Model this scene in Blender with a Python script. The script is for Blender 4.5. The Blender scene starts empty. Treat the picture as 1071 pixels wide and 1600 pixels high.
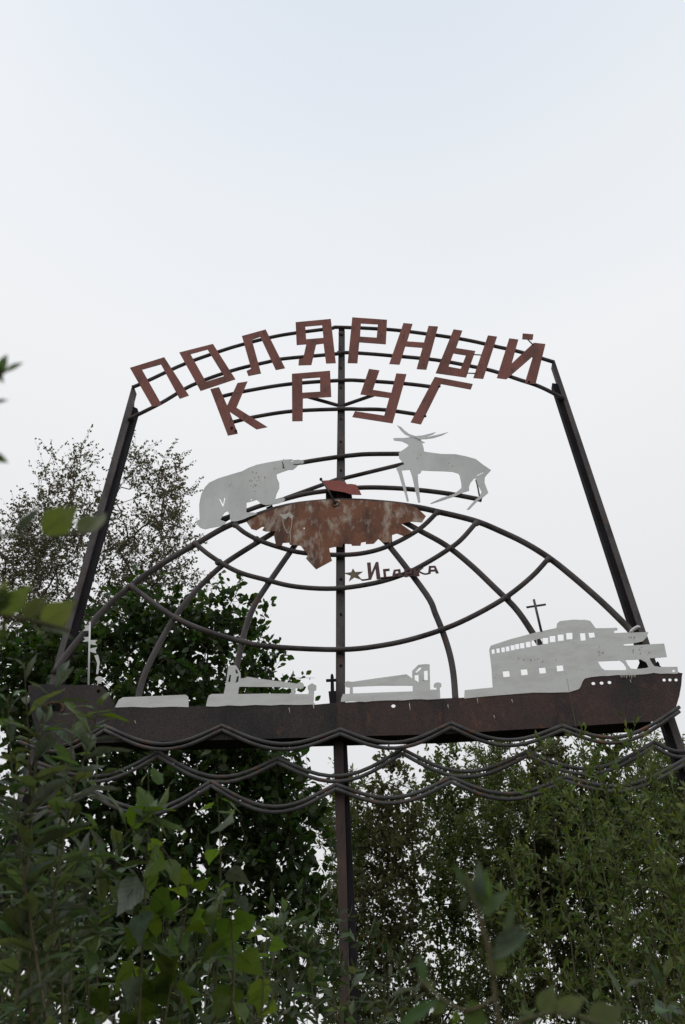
import bpy, bmesh, math, random
import numpy as np
from mathutils import Vector, Matrix

random.seed(7)
RNG = np.random.default_rng(11)
R = math.radians
scene = bpy.context.scene
COL = scene.collection

# ------------------------------------------------------------------ camera
PITCH = R(40.0)
FPX = 1250.0                      # focal length in pixels of the 1071 x 1600 photograph
CAM = Vector((0.0, 0.0, 1.6))
cam_data = bpy.data.cameras.new('camera')
cam = bpy.data.objects.new('camera', cam_data)
COL.objects.link(cam)
cam.location = CAM
cam.rotation_euler = (PITCH + math.pi / 2, 0, 0)
cam_data.sensor_fit = 'VERTICAL'
cam_data.sensor_height = 36.0
cam_data.lens = FPX / 1600 * 36.0
cam_data.clip_start = 0.05
cam_data.clip_end = 2000
cam_data.dof.use_dof = True
cam_data.dof.focus_distance = 11.0
cam_data.dof.aperture_fstop = 6.0
scene.camera = cam

# ------------------------------------------------------------------ overcast sky
SUN_EL, SUN_AZ = R(60), R(262)
world = bpy.data.worlds.new('World')
scene.world = world
world.use_nodes = True
wn, wl = world.node_tree.nodes, world.node_tree.links
wn.clear()
w_out = wn.new('ShaderNodeOutputWorld')
w_bg = wn.new('ShaderNodeBackground'); w_bg.inputs['Strength'].default_value = 0.1
w_sky = wn.new('ShaderNodeTexSky'); w_sky.sky_type = 'NISHITA'; w_sky.sun_disc = False
w_sky.sun_elevation = SUN_EL; w_sky.sun_rotation = SUN_AZ
w_sky.dust_density = 4.0; w_sky.air_density = 1.2
w_tc = wn.new('ShaderNodeTexCoord')
w_sep = wn.new('ShaderNodeSeparateXYZ')
w_ramp = wn.new('ShaderNodeValToRGB')          # cloud sheet: white low down, thinner and bluer overhead
cr = w_ramp.color_ramp
cr.elements[0].position = 0.0; cr.elements[0].color = (0.79, 0.79, 0.805, 1)
cr.elements[1].position = 1.0; cr.elements[1].color = (0.66, 0.74, 0.845, 1)
for p, c in ((0.45, (0.81, 0.81, 0.825, 1)), (0.62, (0.865, 0.865, 0.875, 1)), (0.76, (0.90, 0.91, 0.925, 1)), (0.87, (0.85, 0.885, 0.925, 1)), (0.95, (0.755, 0.815, 0.895, 1))):
    e = cr.elements.new(p); e.color = c
w_noise = wn.new('ShaderNodeTexNoise'); w_noise.inputs['Scale'].default_value = 1.7; w_noise.inputs['Detail'].default_value = 3
w_map = wn.new('ShaderNodeMapRange')
w_map.inputs['To Min'].default_value = 9.85; w_map.inputs['To Max'].default_value = 10.5
w_mul = wn.new('ShaderNodeVectorMath'); w_mul.operation = 'SCALE'
w_mix = wn.new('ShaderNodeMix'); w_mix.data_type = 'RGBA'; w_mix.inputs['Factor'].default_value = 0.94
wl.new(w_tc.outputs['Generated'], w_sep.inputs[0])
wl.new(w_sep.outputs['Z'], w_ramp.inputs['Fac'])
wl.new(w_tc.outputs['Generated'], w_noise.inputs['Vector'])
wl.new(w_noise.outputs['Fac'], w_map.inputs['Value'])
wl.new(w_ramp.outputs['Color'], w_mul.inputs[0]); wl.new(w_map.outputs['Result'], w_mul.inputs['Scale'])
wl.new(w_sky.outputs['Color'], w_mix.inputs['A']); wl.new(w_mul.outputs['Vector'], w_mix.inputs['B'])
wl.new(w_mix.outputs['Result'], w_bg.inputs['Color']); wl.new(w_bg.outputs['Background'], w_out.inputs['Surface'])

sun_data = bpy.data.lights.new('sun', 'SUN'); sun_data.energy = 0.5; sun_data.angle = R(40); sun_data.color = (1, 0.97, 0.93)
sun = bpy.data.objects.new('sun', sun_data); COL.objects.link(sun)
sd = Vector((math.sin(SUN_AZ) * math.cos(SUN_EL), math.cos(SUN_AZ) * math.cos(SUN_EL), math.sin(SUN_EL)))
sun.rotation_euler = sd.to_track_quat('Z', 'Y').to_euler(); sun.location = (0, -20, 30)

vs = scene.view_settings
vs.view_transform = 'Standard'; vs.look = 'None'; vs.gamma = 1.0; vs.use_curve_mapping = False; vs.exposure = 0.0

# ------------------------------------------------------------------ survey helpers
FWD = Vector((0, math.cos(PITCH), math.sin(PITCH)))
UPV = Vector((0, -math.sin(PITCH), math.cos(PITCH)))
def ray(px, py):
    return Vector((1, 0, 0)) * ((px - 535.5) / FPX) + UPV * ((800 - py) / FPX) + FWD
def at(px, py, Y):                      # point seen at a pixel, on the plane Y metres ahead
    d = ray(px, py); return CAM + d * (Y / d.y)
def near(px, py, r):                    # point seen at a pixel, r metres from the eye
    return CAM + ray(px, py).normalized() * r
SD, PSI = 9.0, R(4.7)                   # the sign stands 9 m off and is turned by 4.7 degrees
SO = Vector((0, SD, 0))
SU = Vector((math.cos(PSI), -math.sin(PSI), 0)); SN = Vector((-math.sin(PSI), -math.cos(PSI), 0))
def uv(p, w=0.0):                       # traced pixel -> (u, v) metres in the plane of the sign, w in front of it
    d = ray(*p); t = (w - (CAM - SO).dot(SN)) / d.dot(SN)
    q = CAM + d * t - SO
    return (q.dot(SU), q.z)
def crop(ox, oy, s):
    return lambda pts: [(ox + x * s, oy + y * s) for x, y in pts]

# ------------------------------------------------------------------ object helpers
def put(name, me, mat, parent=None, loc=None):
    o = bpy.data.objects.new(name, me); COL.objects.link(o)
    if mat is not None and len(me.materials) == 0: me.materials.append(mat)
    if parent is not None: o.parent = parent
    if loc is not None: o.location = loc
    return o
def tag(o, label=None, cat=None, group=None, kind=None):
    if label: o['label'] = label
    if cat: o['category'] = cat
    if group: o['group'] = group
    if kind: o['kind'] = kind
    return o
def empty(name, loc, rz=0.0):
    o = bpy.data.objects.new(name, None); COL.objects.link(o)
    o.location = loc; o.rotation_euler = (0, 0, rz); o.empty_display_size = 0.2
    return o
def mesh_from(name, bm, smooth=False):
    me = bpy.data.meshes.new(name); bm.to_mesh(me); bm.free()
    if smooth:
        me.polygons.foreach_set('use_smooth', [True] * len(me.polygons))
    return me
def raw_mesh(name, verts, faces, smooth=True):
    me = bpy.data.meshes.new(name)
    me.from_pydata([tuple(v) for v in verts], [], faces)
    if smooth: me.polygons.foreach_set('use_smooth', [True] * len(me.polygons))
    me.update(); return me

def plate_bm(bm, outline, holes, y0, y1):
    """sheet-metal outline (u,v) with holes, between local depths y0 (front) and y1 (back)"""
    tmp = bmesh.new(); edges = []
    for loop in [outline] + holes:
        vs_ = [tmp.verts.new((u, y0, v)) for u, v in loop]
        for i in range(len(vs_)): edges.append(tmp.edges.new((vs_[i], vs_[(i + 1) % len(vs_)])))
    bmesh.ops.triangle_fill(tmp, use_beauty=True, use_dissolve=False, edges=edges, normal=(0, -1, 0))
    ext = bmesh.ops.extrude_face_region(tmp, geom=tmp.faces[:])
    for v in [g for g in ext['geom'] if isinstance(g, bmesh.types.BMVert)]: v.co.y = y1
    bmesh.ops.recalc_face_normals(tmp, faces=tmp.faces[:])
    me = bpy.data.meshes.new('tmp'); tmp.to_mesh(me); tmp.free(); bm.from_mesh(me); bpy.data.meshes.remove(me)

def plate(name, px, mat, parent, w=0.14, th=0.006, holes=(), jitter=0.0):
    def jit(p): return (p[0] + random.uniform(-jitter, jitter), p[1] + random.uniform(-jitter, jitter))
    bm = bmesh.new()
    plate_bm(bm, [uv(jit(p), w) for p in px], [[uv(p, w) for p in h] for h in holes], -w, -w + th)
    return put(name, mesh_from(name, bm), mat, parent)
def merge_plate(o, px, w, th=0.006):
    bm = bmesh.new(); bm.from_mesh(o.data)
    plate_bm(bm, [uv(p, w) for p in px], [], -w, -w + th)
    bm.to_mesh(o.data); bm.free()

def catmull(pts, n=6):
    pts = [Vector(p) for p in pts]
    if len(pts) < 3 or n < 2: return pts
    P = [pts[0] * 2 - pts[1]] + pts + [pts[-1] * 2 - pts[-2]]
    out = []
    for i in range(1, len(P) - 2):
        for k in range(n):
            t = k / n; a, b, c, d = P[i - 1], P[i], P[i + 1], P[i + 2]
            out.append(0.5 * ((2 * b) + (c - a) * t + (2 * a - 5 * b + 4 * c - d) * t * t + (3 * b - a - 3 * c + d) * t ** 3))
    out.append(pts[-1]); return out
def tube_data(pts, radii, sides, verts, faces):
    n = len(pts); base = len(verts)
    if not hasattr(radii, '__len__'): radii = [radii] * n
    prev = None
    for i, p in enumerate(pts):
        t = (pts[min(i + 1, n - 1)] - pts[max(i - 1, 0)])
        if t.length < 1e-9: t = Vector((0, 0, 1))
        t.normalize()
        if prev is None:
            ref = Vector((0, 1, 0)) if abs(t.y) < 0.8 else Vector((1, 0, 0))
            a = t.cross(ref).normalized()
        else:
            a = (prev - t * prev.dot(t))
            a = a.normalized() if a.length > 1e-6 else t.orthogonal().normalized()
        prev = a; b = t.cross(a)
        for k in range(sides):
            an = 2 * math.pi * (k + 0.5) / sides
            verts.append(p + (a * math.cos(an) + b * math.sin(an)) * radii[i])
    for i in range(n - 1):
        for k in range(sides):
            k2 = (k + 1) % sides
            faces.append((base + i * sides + k, base + i * sides + k2, base + (i + 1) * sides + k2, base + (i + 1) * sides + k))
    faces.append(tuple(base + k for k in range(sides))[::-1])
    faces.append(tuple(base + (n - 1) * sides + k for k in range(sides)))
def tube(name, pts, r, mat, parent, sides=10, smooth=True):
    v, f = [], []; tube_data([Vector(p) for p in pts], r, sides, v, f)
    return put(name, raw_mesh(name, v, f, smooth), mat, parent)
def pipe(name, px, r, mat, parent, w=0.08, n=6, sides=10):
    pts = []
    for p in px:
        u, v = uv(p, w); pts.append(Vector((u, -w, v)))
    return tube(name, catmull(pts, n), r, mat, parent, sides)

# ------------------------------------------------------------------ materials
def new_mat(name):
    m = bpy.data.materials.new(name); m.use_nodes = True
    nt = m.node_tree; nt.nodes.clear()
    return m, nt.nodes, nt.links
def coloured(name, c1, c2, c3=None, scale=3.0, rough=0.75, streak=1.0, t2=(0.45, 0.62), t3=(0.58, 0.68), bump=0.15, spec=0.25, scale3=None, fine=0.18):
    """painted / rusted steel: base c1, blotches c2, wear c3; streak stretches the blotches downwards"""
    m, n, l = new_mat(name)
    out = n.new('ShaderNodeOutputMaterial'); bs = n.new('ShaderNodeBsdfPrincipled')
    tc = n.new('ShaderNodeTexCoord'); mp = n.new('ShaderNodeMapping'); mp.inputs['Scale'].default_value = (1, 1, 1 / streak)
    l.new(tc.outputs['Object'], mp.inputs['Vector'])
    n1 = n.new('ShaderNodeTexNoise'); n1.inputs['Scale'].default_value = scale; n1.inputs['Detail'].default_value = 8; n1.inputs['Roughness'].default_value = 0.65
    l.new(mp.outputs['Vector'], n1.inputs['Vector'])
    r1 = n.new('ShaderNodeMapRange'); r1.inputs['From Min'].default_value, r1.inputs['From Max'].default_value = t2
    l.new(n1.outputs['Fac'], r1.inputs['Value'])
    mx = n.new('ShaderNodeMix'); mx.data_type = 'RGBA'; mx.inputs['A'].default_value = (*c1, 1); mx.inputs['B'].default_value = (*c2, 1)
    l.new(r1.outputs['Result'], mx.inputs['Factor'])
    col = mx.outputs['Result']
    if c3:
        n2 = n.new('ShaderNodeTexNoise'); n2.inputs['Scale'].default_value = scale3 or scale * 2.3; n2.inputs['Detail'].default_value = 10; n2.inputs['Roughness'].default_value = 0.7
        mp2 = n.new('ShaderNodeMapping'); mp2.inputs['Location'].default_value = (5.3, 1.7, 9.1); mp2.inputs['Scale'].default_value = (1, 1, 1 / streak)
        l.new(tc.outputs['Object'], mp2.inputs['Vector']); l.new(mp2.outputs['Vector'], n2.inputs['Vector'])
        r2 = n.new('ShaderNodeMapRange'); r2.inputs['From Min'].default_value, r2.inputs['From Max'].default_value = t3
        l.new(n2.outputs['Fac'], r2.inputs['Value'])
        m2 = n.new('ShaderNodeMix'); m2.data_type = 'RGBA'; m2.inputs['B'].default_value = (*c3, 1)
        l.new(col, m2.inputs['A']); l.new(r2.outputs['Result'], m2.inputs['Factor']); col = m2.outputs['Result']
    nf = n.new('ShaderNodeTexNoise'); nf.inputs['Scale'].default_value = 90; nf.inputs['Detail'].default_value = 4
    l.new(tc.outputs['Object'], nf.inputs['Vector'])
    rf = n.new('ShaderNodeMapRange'); rf.inputs['From Min'].default_value = 0.3; rf.inputs['From Max'].default_value = 0.7
    rf.inputs['To Min'].default_value = 1 - fine; rf.inputs['To Max'].default_value = 1 + fine
    l.new(nf.outputs['Fac'], rf.inputs['Value'])
    vm = n.new('ShaderNodeVectorMath'); vm.operation = 'SCALE'; l.new(col, vm.inputs[0]); l.new(rf.outputs['Result'], vm.inputs['Scale'])
    l.new(vm.outputs['Vector'], bs.inputs['Base Color'])
    bs.inputs['Roughness'].default_value = rough; bs.inputs['Specular IOR Level'].default_value = spec
    bp = n.new('ShaderNodeBump'); bp.inputs['Strength'].default_value = bump; bp.inputs['Distance'].default_value = 0.01
    l.new(n1.outputs['Fac'], bp.inputs['Height']); l.new(bp.outputs['Normal'], bs.inputs['Normal'])
    l.new(bs.outputs['BSDF'], out.inputs['Surface'])
    return m
M_STEEL = coloured('weathered_grey_steel', (0.105, 0.092, 0.093), (0.055, 0.046, 0.047), (0.16, 0.086, 0.06), 3.5, 0.7, 2.0, t3=(0.57, 0.70), bump=0.04)
M_STEEL_DARK = coloured('dark_and_shaded_steel', (0.020, 0.018, 0.021), (0.014, 0.012, 0.013), (0.05, 0.03, 0.025), 5, 0.85, 2.5, t3=(0.62, 0.74), spec=0.1)  # dark fittings; on the inner post channels the black is painted shade
M_RED = coloured('faded_red_paint', (0.275, 0.114, 0.096), (0.185, 0.084, 0.070), (0.125, 0.085, 0.072), 2.6, 0.85, 2.6, t3=(0.56, 0.63), scale3=12)
M_FLAG = coloured('red_flag_paint', (0.36, 0.115, 0.10), (0.28, 0.10, 0.09), None, 3, 0.8)
M_WHITE = coloured('weathered_white_paint', (0.71, 0.72, 0.71), (0.60, 0.61, 0.60), (0.30, 0.235, 0.18), 1.6, 0.8, 2.2, t3=(0.66, 0.72), scale3=11, fine=0.06)
M_SHIP = coloured('brushed_white_ship_paint', (0.71, 0.72, 0.70), (0.64, 0.64, 0.625), (0.30, 0.22, 0.16), 4, 0.85, 0.35, t3=(0.64, 0.70), scale3=8, fine=0.06)
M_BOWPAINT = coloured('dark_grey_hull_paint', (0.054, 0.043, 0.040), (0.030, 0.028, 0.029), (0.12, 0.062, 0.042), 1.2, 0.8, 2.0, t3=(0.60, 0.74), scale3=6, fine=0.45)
M_HULL = coloured('dark_brown_hull_paint', (0.074, 0.048, 0.043), (0.034, 0.031, 0.032), (0.15, 0.07, 0.045), 1.1, 0.8, 2.0, t3=(0.57, 0.72), scale3=9, fine=0.45)
M_LAND = coloured('rusted_map_paint', (0.235, 0.105, 0.064), (0.105, 0.058, 0.047), (0.50, 0.43, 0.355), 3.2, 0.85, 2.2, t3=(0.505, 0.65), scale3=4.6, bump=0.4, fine=0.22)
M_RUST = coloured('orange_rust', (0.13, 0.07, 0.04), (0.07, 0.04, 0.028), None, 8, 0.9)
M_WAVE = coloured('wave_rod_steel', (0.10, 0.097, 0.10), (0.062, 0.058, 0.06), (0.17, 0.085, 0.05), 2.5, 0.65, 1.0, t3=(0.55, 0.64), bump=0.04)
M_STAR = coloured('dull_brass_paint', (0.20, 0.17, 0.10), (0.13, 0.11, 0.07), None, 12, 0.6)
M_DRIP = coloured('pale_paint_splash', (0.55, 0.52, 0.47), (0.42, 0.38, 0.33), None, 10, 0.8)
M_TEXT = coloured('dark_red_lettering', (0.135, 0.075, 0.075), (0.10, 0.06, 0.06), None, 10, 0.8)

def leaf_mat(name, top, under, trans, rnd='island', tmix=0.35, rough=0.5, var=0.45, hue=0.03):
    m, n, l = new_mat(name)
    out = n.new('ShaderNodeOutputMaterial'); bs = n.new('ShaderNodeBsdfPrincipled'); tr = n.new('ShaderNodeBsdfTranslucent'); ms = n.new('ShaderNodeMixShader')
    ge = n.new('ShaderNodeNewGeometry')
    src = ge.outputs['Random Per Island'] if rnd == 'island' else n.new('ShaderNodeObjectInfo').outputs['Random']
    mr = n.new('ShaderNodeMapRange'); mr.inputs['To Min'].default_value = 1 - var; mr.inputs['To Max'].default_value = 1 + var
    l.new(src, mr.inputs['Value'])
    mx = n.new('ShaderNodeMix'); mx.data_type = 'RGBA'; mx.inputs['A'].default_value = (*top, 1); mx.inputs['B'].default_value = (*under, 1)
    l.new(ge.outputs['Backfacing'], mx.inputs['Factor'])
    fr = n.new('ShaderNodeMath'); fr.operation = 'MULTIPLY'; fr.inputs[1].default_value = 7.31; l.new(src, fr.inputs[0])
    f2 = n.new('ShaderNodeMath'); f2.operation = 'FRACT'; l.new(fr.outputs[0], f2.inputs[0])
    mh = n.new('ShaderNodeMapRange'); mh.inputs['To Min'].default_value = 0.5 - hue; mh.inputs['To Max'].default_value = 0.5 + hue
    l.new(f2.outputs[0], mh.inputs['Value'])
    def vary(sock):
        h = n.new('ShaderNodeHueSaturation'); l.new(sock, h.inputs['Color']); l.new(mr.outputs['Result'], h.inputs['Value']); l.new(mh.outputs['Result'], h.inputs['Hue'])
        return h.outputs['Color']
    colr = vary(mx.outputs['Result'])
    rg = n.new('ShaderNodeRGB'); rg.outputs[0].default_value = (*trans, 1)
    if rnd != 'island':                                 # near leaves: veins and blotches
        tc = n.new('ShaderNodeTexCoord'); no = n.new('ShaderNodeTexNoise'); no.noise_dimensions = '4D'; wm = n.new('ShaderNodeMath'); wm.operation = 'MULTIPLY'; wm.inputs[1].default_value = 37.0; l.new(src, wm.inputs[0]); l.new(wm.outputs[0], no.inputs['W']); no.inputs['Scale'].default_value = 6; no.inputs['Detail'].default_value = 6
        l.new(tc.outputs['Object'], no.inputs['Vector'])
        mm = n.new('ShaderNodeMapRange'); mm.inputs['From Min'].default_value = 0.3; mm.inputs['From Max'].default_value = 0.7; mm.inputs['To Min'].default_value = 0.75; mm.inputs['To Max'].default_value = 1.25
        l.new(no.outputs['Fac'], mm.inputs['Value'])
        wv = n.new('ShaderNodeTexWave'); wv.bands_direction = 'DIAGONAL'; wv.inputs['Scale'].default_value = 4.5; wv.inputs['Distortion'].default_value = 0.6
        ab = n.new('ShaderNodeVectorMath'); ab.operation = 'ABSOLUTE'; l.new(tc.outputs['Object'], ab.inputs[0]); 
        fl = n.new('ShaderNodeVectorMath'); fl.operation = 'MULTIPLY'; fl.inputs[1].default_value = (-1, 1, 0); l.new(ab.outputs['Vector'], fl.inputs[0])
        l.new(fl.outputs['Vector'], wv.inputs['Vector'])
        mw = n.new('ShaderNodeMapRange'); mw.inputs['To Min'].default_value = 0.88; mw.inputs['To Max'].default_value = 1.08; l.new(wv.outputs['Fac'], mw.inputs['Value'])
        mu = n.new('ShaderNodeMath'); mu.operation = 'MULTIPLY'; l.new(mm.outputs['Result'], mu.inputs[0]); l.new(mw.outputs['Result'], mu.inputs[1])
        sc = n.new('ShaderNodeVectorMath'); sc.operation = 'SCALE'; l.new(colr, sc.inputs[0]); l.new(mu.outputs[0], sc.inputs['Scale']); colr = sc.outputs['Vector']
        sp = n.new('ShaderNodeMapRange'); sp.inputs['From Min'].default_value = 0.66; sp.inputs['From Max'].default_value = 0.70; l.new(no.outputs['Fac'], sp.inputs['Value'])
        sm_ = n.new('ShaderNodeMix'); sm_.data_type = 'RGBA'; sm_.inputs['B'].default_value = (0.10, 0.055, 0.02, 1); l.new(sp.outputs['Result'], sm_.inputs['Factor']); l.new(colr, sm_.inputs['A']); colr = sm_.outputs['Result']
    l.new(colr, bs.inputs['Base Color']); l.new(vary(rg.outputs[0]), tr.inputs['Color'])
    bs.inputs['Roughness'].default_value = rough; bs.inputs['Specular IOR Level'].default_value = 0.3
    ms.inputs['Fac'].default_value = tmix
    l.new(bs.outputs['BSDF'], ms.inputs[1]); l.new(tr.outputs['BSDF'], ms.inputs[2]); l.new(ms.outputs['Shader'], out.inputs['Surface'])
    return m
L_BIRCH = leaf_mat('sparse_tree_leaf', (0.088, 0.087, 0.050), (0.12, 0.116, 0.08), (0.17, 0.16, 0.06), tmix=0.32)
L_DARK = leaf_mat('broad_dark_leaf', (0.030, 0.058, 0.012), (0.045, 0.068, 0.026), (0.06, 0.13, 0.010), tmix=0.3)
L_WILLOW = leaf_mat('far_willow_leaf', (0.088, 0.118, 0.032), (0.125, 0.15, 0.066), (0.17, 0.215, 0.030), tmix=0.35)
L_WILLOW_B = leaf_mat('far_willow_leaf_green', (0.062, 0.098, 0.024), (0.10, 0.13, 0.055), (0.13, 0.19, 0.024), tmix=0.35)
L_WILLOW_C = leaf_mat('far_willow_leaf_olive', (0.088, 0.096, 0.036), (0.12, 0.126, 0.07), (0.17, 0.17, 0.04), tmix=0.32)
L_MID = leaf_mat('mid_willow_leaf', (0.074, 0.112, 0.024), (0.11, 0.14, 0.060), (0.15, 0.21, 0.022), tmix=0.35)
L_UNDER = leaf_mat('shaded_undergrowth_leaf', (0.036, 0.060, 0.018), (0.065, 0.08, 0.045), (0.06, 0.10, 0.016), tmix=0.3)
L_NEAR = leaf_mat('near_willow_leaf', (0.052, 0.088, 0.032), (0.155, 0.18, 0.13), (0.115, 0.17, 0.032), 'object', 0.33, 0.5, 0.5)
L_GREEN = leaf_mat('near_aspen_leaf', (0.055, 0.098, 0.015), (0.085, 0.125, 0.038), (0.12, 0.195, 0.013), 'object', 0.42, 0.5, 0.3, 0.015)
L_YELLOW = leaf_mat('yellowing_leaf', (0.17, 0.16, 0.02), (0.19, 0.18, 0.06), (0.26, 0.24, 0.015), 'object', 0.45, 0.5, 0.3)
L_PALE = leaf_mat('pale_underside_leaf', (0.05, 0.075, 0.04), (0.27, 0.295, 0.265), (0.12, 0.15, 0.08), 'object', 0.2, 0.55, 0.3)
M_BARK = coloured('grey_brown_bark', (0.10, 0.085, 0.07), (0.055, 0.046, 0.038), None, 14, 0.9, 3, bump=0.6)
M_STEM = coloured('green_brown_stem', (0.11, 0.11, 0.055), (0.085, 0.06, 0.035), None, 14, 0.8, 3)
M_GROUND = coloured('dark_forest_soil', (0.05, 0.055, 0.025), (0.06, 0.045, 0.03), (0.035, 0.05, 0.018), 0.8, 0.95, 1, bump=0.5)

# ------------------------------------------------------------------ ground
def build_ground():
    bm = bmesh.new()
    bmesh.ops.create_grid(bm, x_segments=60, y_segments=60, size=300)
    for v in bm.verts:
        r = v.co.xy.length
        v.co.z = 0.0 if r < 40 else min((r - 40) * 0.004, 1.0) * math.sin(v.co.x * 0.11) * math.cos(v.co.y * 0.09)
    g = put('ground', mesh_from('ground', bm, True), M_GROUND); tag(g, 'dark soil under the trees and shrubs', 'ground', kind='structure')
build_ground()

# ------------------------------------------------------------------ the sign
sign = empty('polar_circle_sign', SO, -PSI)
tag(sign, 'tall welded steel sign with globe, bear, reindeer, ship and red Cyrillic letters', 'sign')

def long_plate(name, px_top, px_bot, w, th, mat, top_extra=None):
    """post face: two top and two bottom pixel corners, carried straight on down into the ground"""
    a, b = uv(px_top[0], w), uv(px_top[1], w); c, d = uv(px_bot[0], w), uv(px_bot[1], w)
    def down(p, q, v): t = (v - p[1]) / (q[1] - p[1]); return (p[0] + (q[0] - p[0]) * t, v)
    out = [a] + ([uv(p, w) for p in top_extra] if top_extra else []) + [b, down(b, d, -0.15), down(a, c, -0.15)]
    bm = bmesh.new(); plate_bm(bm, out, [], -w, -w + th)
    return put(name, mesh_from(name, bm), mat, sign)

# side posts: pale front angle and a channel behind it, its inner-side shade painted near black
lp = long_plate('post', [(207, 601), (203, 655)], [(80, 1058), (89, 1058)], 0.062, 0.10, M_STEEL, [(211.5, 609), (208, 622), (207, 640)])
tag(lp, 'left post of the sign, weathered grey steel')
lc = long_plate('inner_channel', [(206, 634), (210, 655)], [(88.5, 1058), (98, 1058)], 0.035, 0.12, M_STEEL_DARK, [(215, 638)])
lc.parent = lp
rp = long_plate('post', [(862.5, 569), (888, 625)], [(990.5, 960), (1000.5, 960)], 0.062, 0.10, M_STEEL, [(866.7, 562)])
tag(rp, 'right post of the sign, weathered grey steel')
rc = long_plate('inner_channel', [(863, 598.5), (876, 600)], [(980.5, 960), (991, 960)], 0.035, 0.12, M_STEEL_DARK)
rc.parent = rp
cp = plate('post', [(529.5, 512), (538.5, 512), (537.6, 800), (538.5, 1145), (524.8, 1145), (525.6, 800)], M_STEEL, sign, 0.05, 0.012)
tag(cp, 'upper centre post of the sign, grey steel channel')
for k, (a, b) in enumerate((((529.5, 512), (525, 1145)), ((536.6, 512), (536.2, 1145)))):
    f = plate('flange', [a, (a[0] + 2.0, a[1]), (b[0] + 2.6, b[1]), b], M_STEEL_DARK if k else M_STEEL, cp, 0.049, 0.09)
lo = long_plate('post', [(520.5, 1147), (536, 1147)], [(531, 1480), (545, 1480)], 0.055, 0.10, coloured('rusty_post_paint', (0.085, 0.055, 0.046), (0.038, 0.033, 0.033), (0.13, 0.07, 0.048), 2, 0.8, 3), [(527, 1146)])
tag(lo, 'lower centre post of the sign, dark rusty steel')
lo2 = long_plate('inner_channel', [(535.5, 1147), (541, 1147)], [(544.5, 1480), (557, 1480)], 0.03, 0.12, M_STEEL_DARK); lo2.parent = lo  # shaded right side of the post, put into the channel's colour
# bolts up the centre post
for y in (548, 575, 606, 655, 690, 735, 905, 960, 1040):
    u, v = uv((533, y), 0.056)
    tube('bolt', [(u, -0.050, v), (u, -0.068, v)], 0.016, M_STEEL_DARK, cp, 6, False)

A1, A2 = crop(190, 480, 350 / 1071), crop(530, 480, 350 / 1071)
C3, C4, C5 = crop(290, 640, 250 / 1071), crop(530, 640, 250 / 1071), crop(370, 760, 330 / 1071)
C6, C7, C8 = crop(30, 950, 290 / 1071), crop(300, 1010, 400 / 1071), crop(690, 920, 381 / 1071)
TX, SB = crop(530, 860, 170 / 1071), crop(900, 960, 171 / 1071)
CL, CRR = crop(320, 1020, 200 / 1071), crop(500, 1020, 200 / 1071)
BW, PN = crop(0, 1050, 200 / 1071), crop(0, 760, 220 / 1035)
FL = crop(480, 700, 120 / 1071)

# letter rails
RR = 0.032
def rail(px, r=RR, w=0.088, label=None, mat=None, n=6):
    o = pipe('rail', px, r, mat or M_STEEL, sign, w, n)
    if label: o['label'] = label
    return o
rail(A1([(52, 384), (130, 350), (300, 272), (480, 208), (580, 178), (720, 143), (835, 123), (1000, 102)]) + A2([(0, 96), (240, 107), (420, 128), (600, 155), (760, 190), (870, 215), (1025, 262)]), label='topmost curved rail behind the long word')
rail(A1([(30, 538), (190, 458), (340, 372), (530, 303), (700, 262), (780, 246), (1030, 223)]) + A2([(0, 217), (100, 220), (240, 231), (460, 252), (640, 284), (740, 306), (860, 346), (960, 380), (1075, 437)]), label='second curved rail behind the long word')
rail(A1([(475, 428), (590, 402), (800, 368), (1050, 350)]) + A2([(120, 352), (320, 366), (470, 384)]), label='upper rail behind the short word')
rail(A1([(535, 549), (640, 524), (820, 497), (1060, 487)]) + A2([(100, 488), (220, 491), (390, 515)]), label='lower rail behind the short word')
rail(A1([(868, 422), (1052, 474)]), 0.03, 0.03); rail(A2([(8, 474), (165, 420)]), 0.03, 0.03)
# rails round the animals
rail(C3([(770, 356), (890, 336), (1015, 318)]) + C4([(100, 305), (200, 298), (420, 296)]), 0.036)
rail([(346, 811.5), (383, 799), (407, 790.5), (445, 780), (477, 772), (512, 767), (563, 762), (612, 762.5), (658, 766), (705, 772), (753, 781)], 0.036)
rail([(445, 779), (530, 748)], 0.032, 0.03); rail([(533, 748.5), (634, 724)], 0.032, 0.03)
# globe
arch = [(84, 1052), (105, 1022), (135, 985), (160, 955), (205, 915), (255, 880), (310, 848), (350, 825), (385, 811), (450, 791), (530, 783), (600, 786), (654, 793), (686, 800), (717, 807), (749, 816), (780, 829), (820, 848), (860, 873), (900, 905), (940, 940), (975, 974), (988, 988)]
GM = 0.043
pipe('globe_arch', arch, GM, M_STEEL, sign, 0.075, 4)['label'] = 'great arch outlining the globe'
for name, pts in (('meridian', [(445, 824), (428.5, 832), (370, 868), (340, 890), (300, 930), (270, 970), (242, 1020), (224, 1060), (214, 1100)]),
                  ('meridian', [(470, 840), (459, 855), (410, 926), (395, 952), (383, 985), (375, 1020), (367, 1055), (362, 1095)]),
                  ('meridian', [(590, 835), (610, 855), (666, 928), (681, 960), (693, 990), (703, 1022), (709, 1055), (712.5, 1100)]),
                  ('meridian', [(625, 812), (656, 829), (697, 852), (735, 882), (775, 920), (807, 952), (832, 988), (846, 1010)])):
    pipe(name, pts, 0.040, M_STEEL, sign, 0.075, 5)
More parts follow.
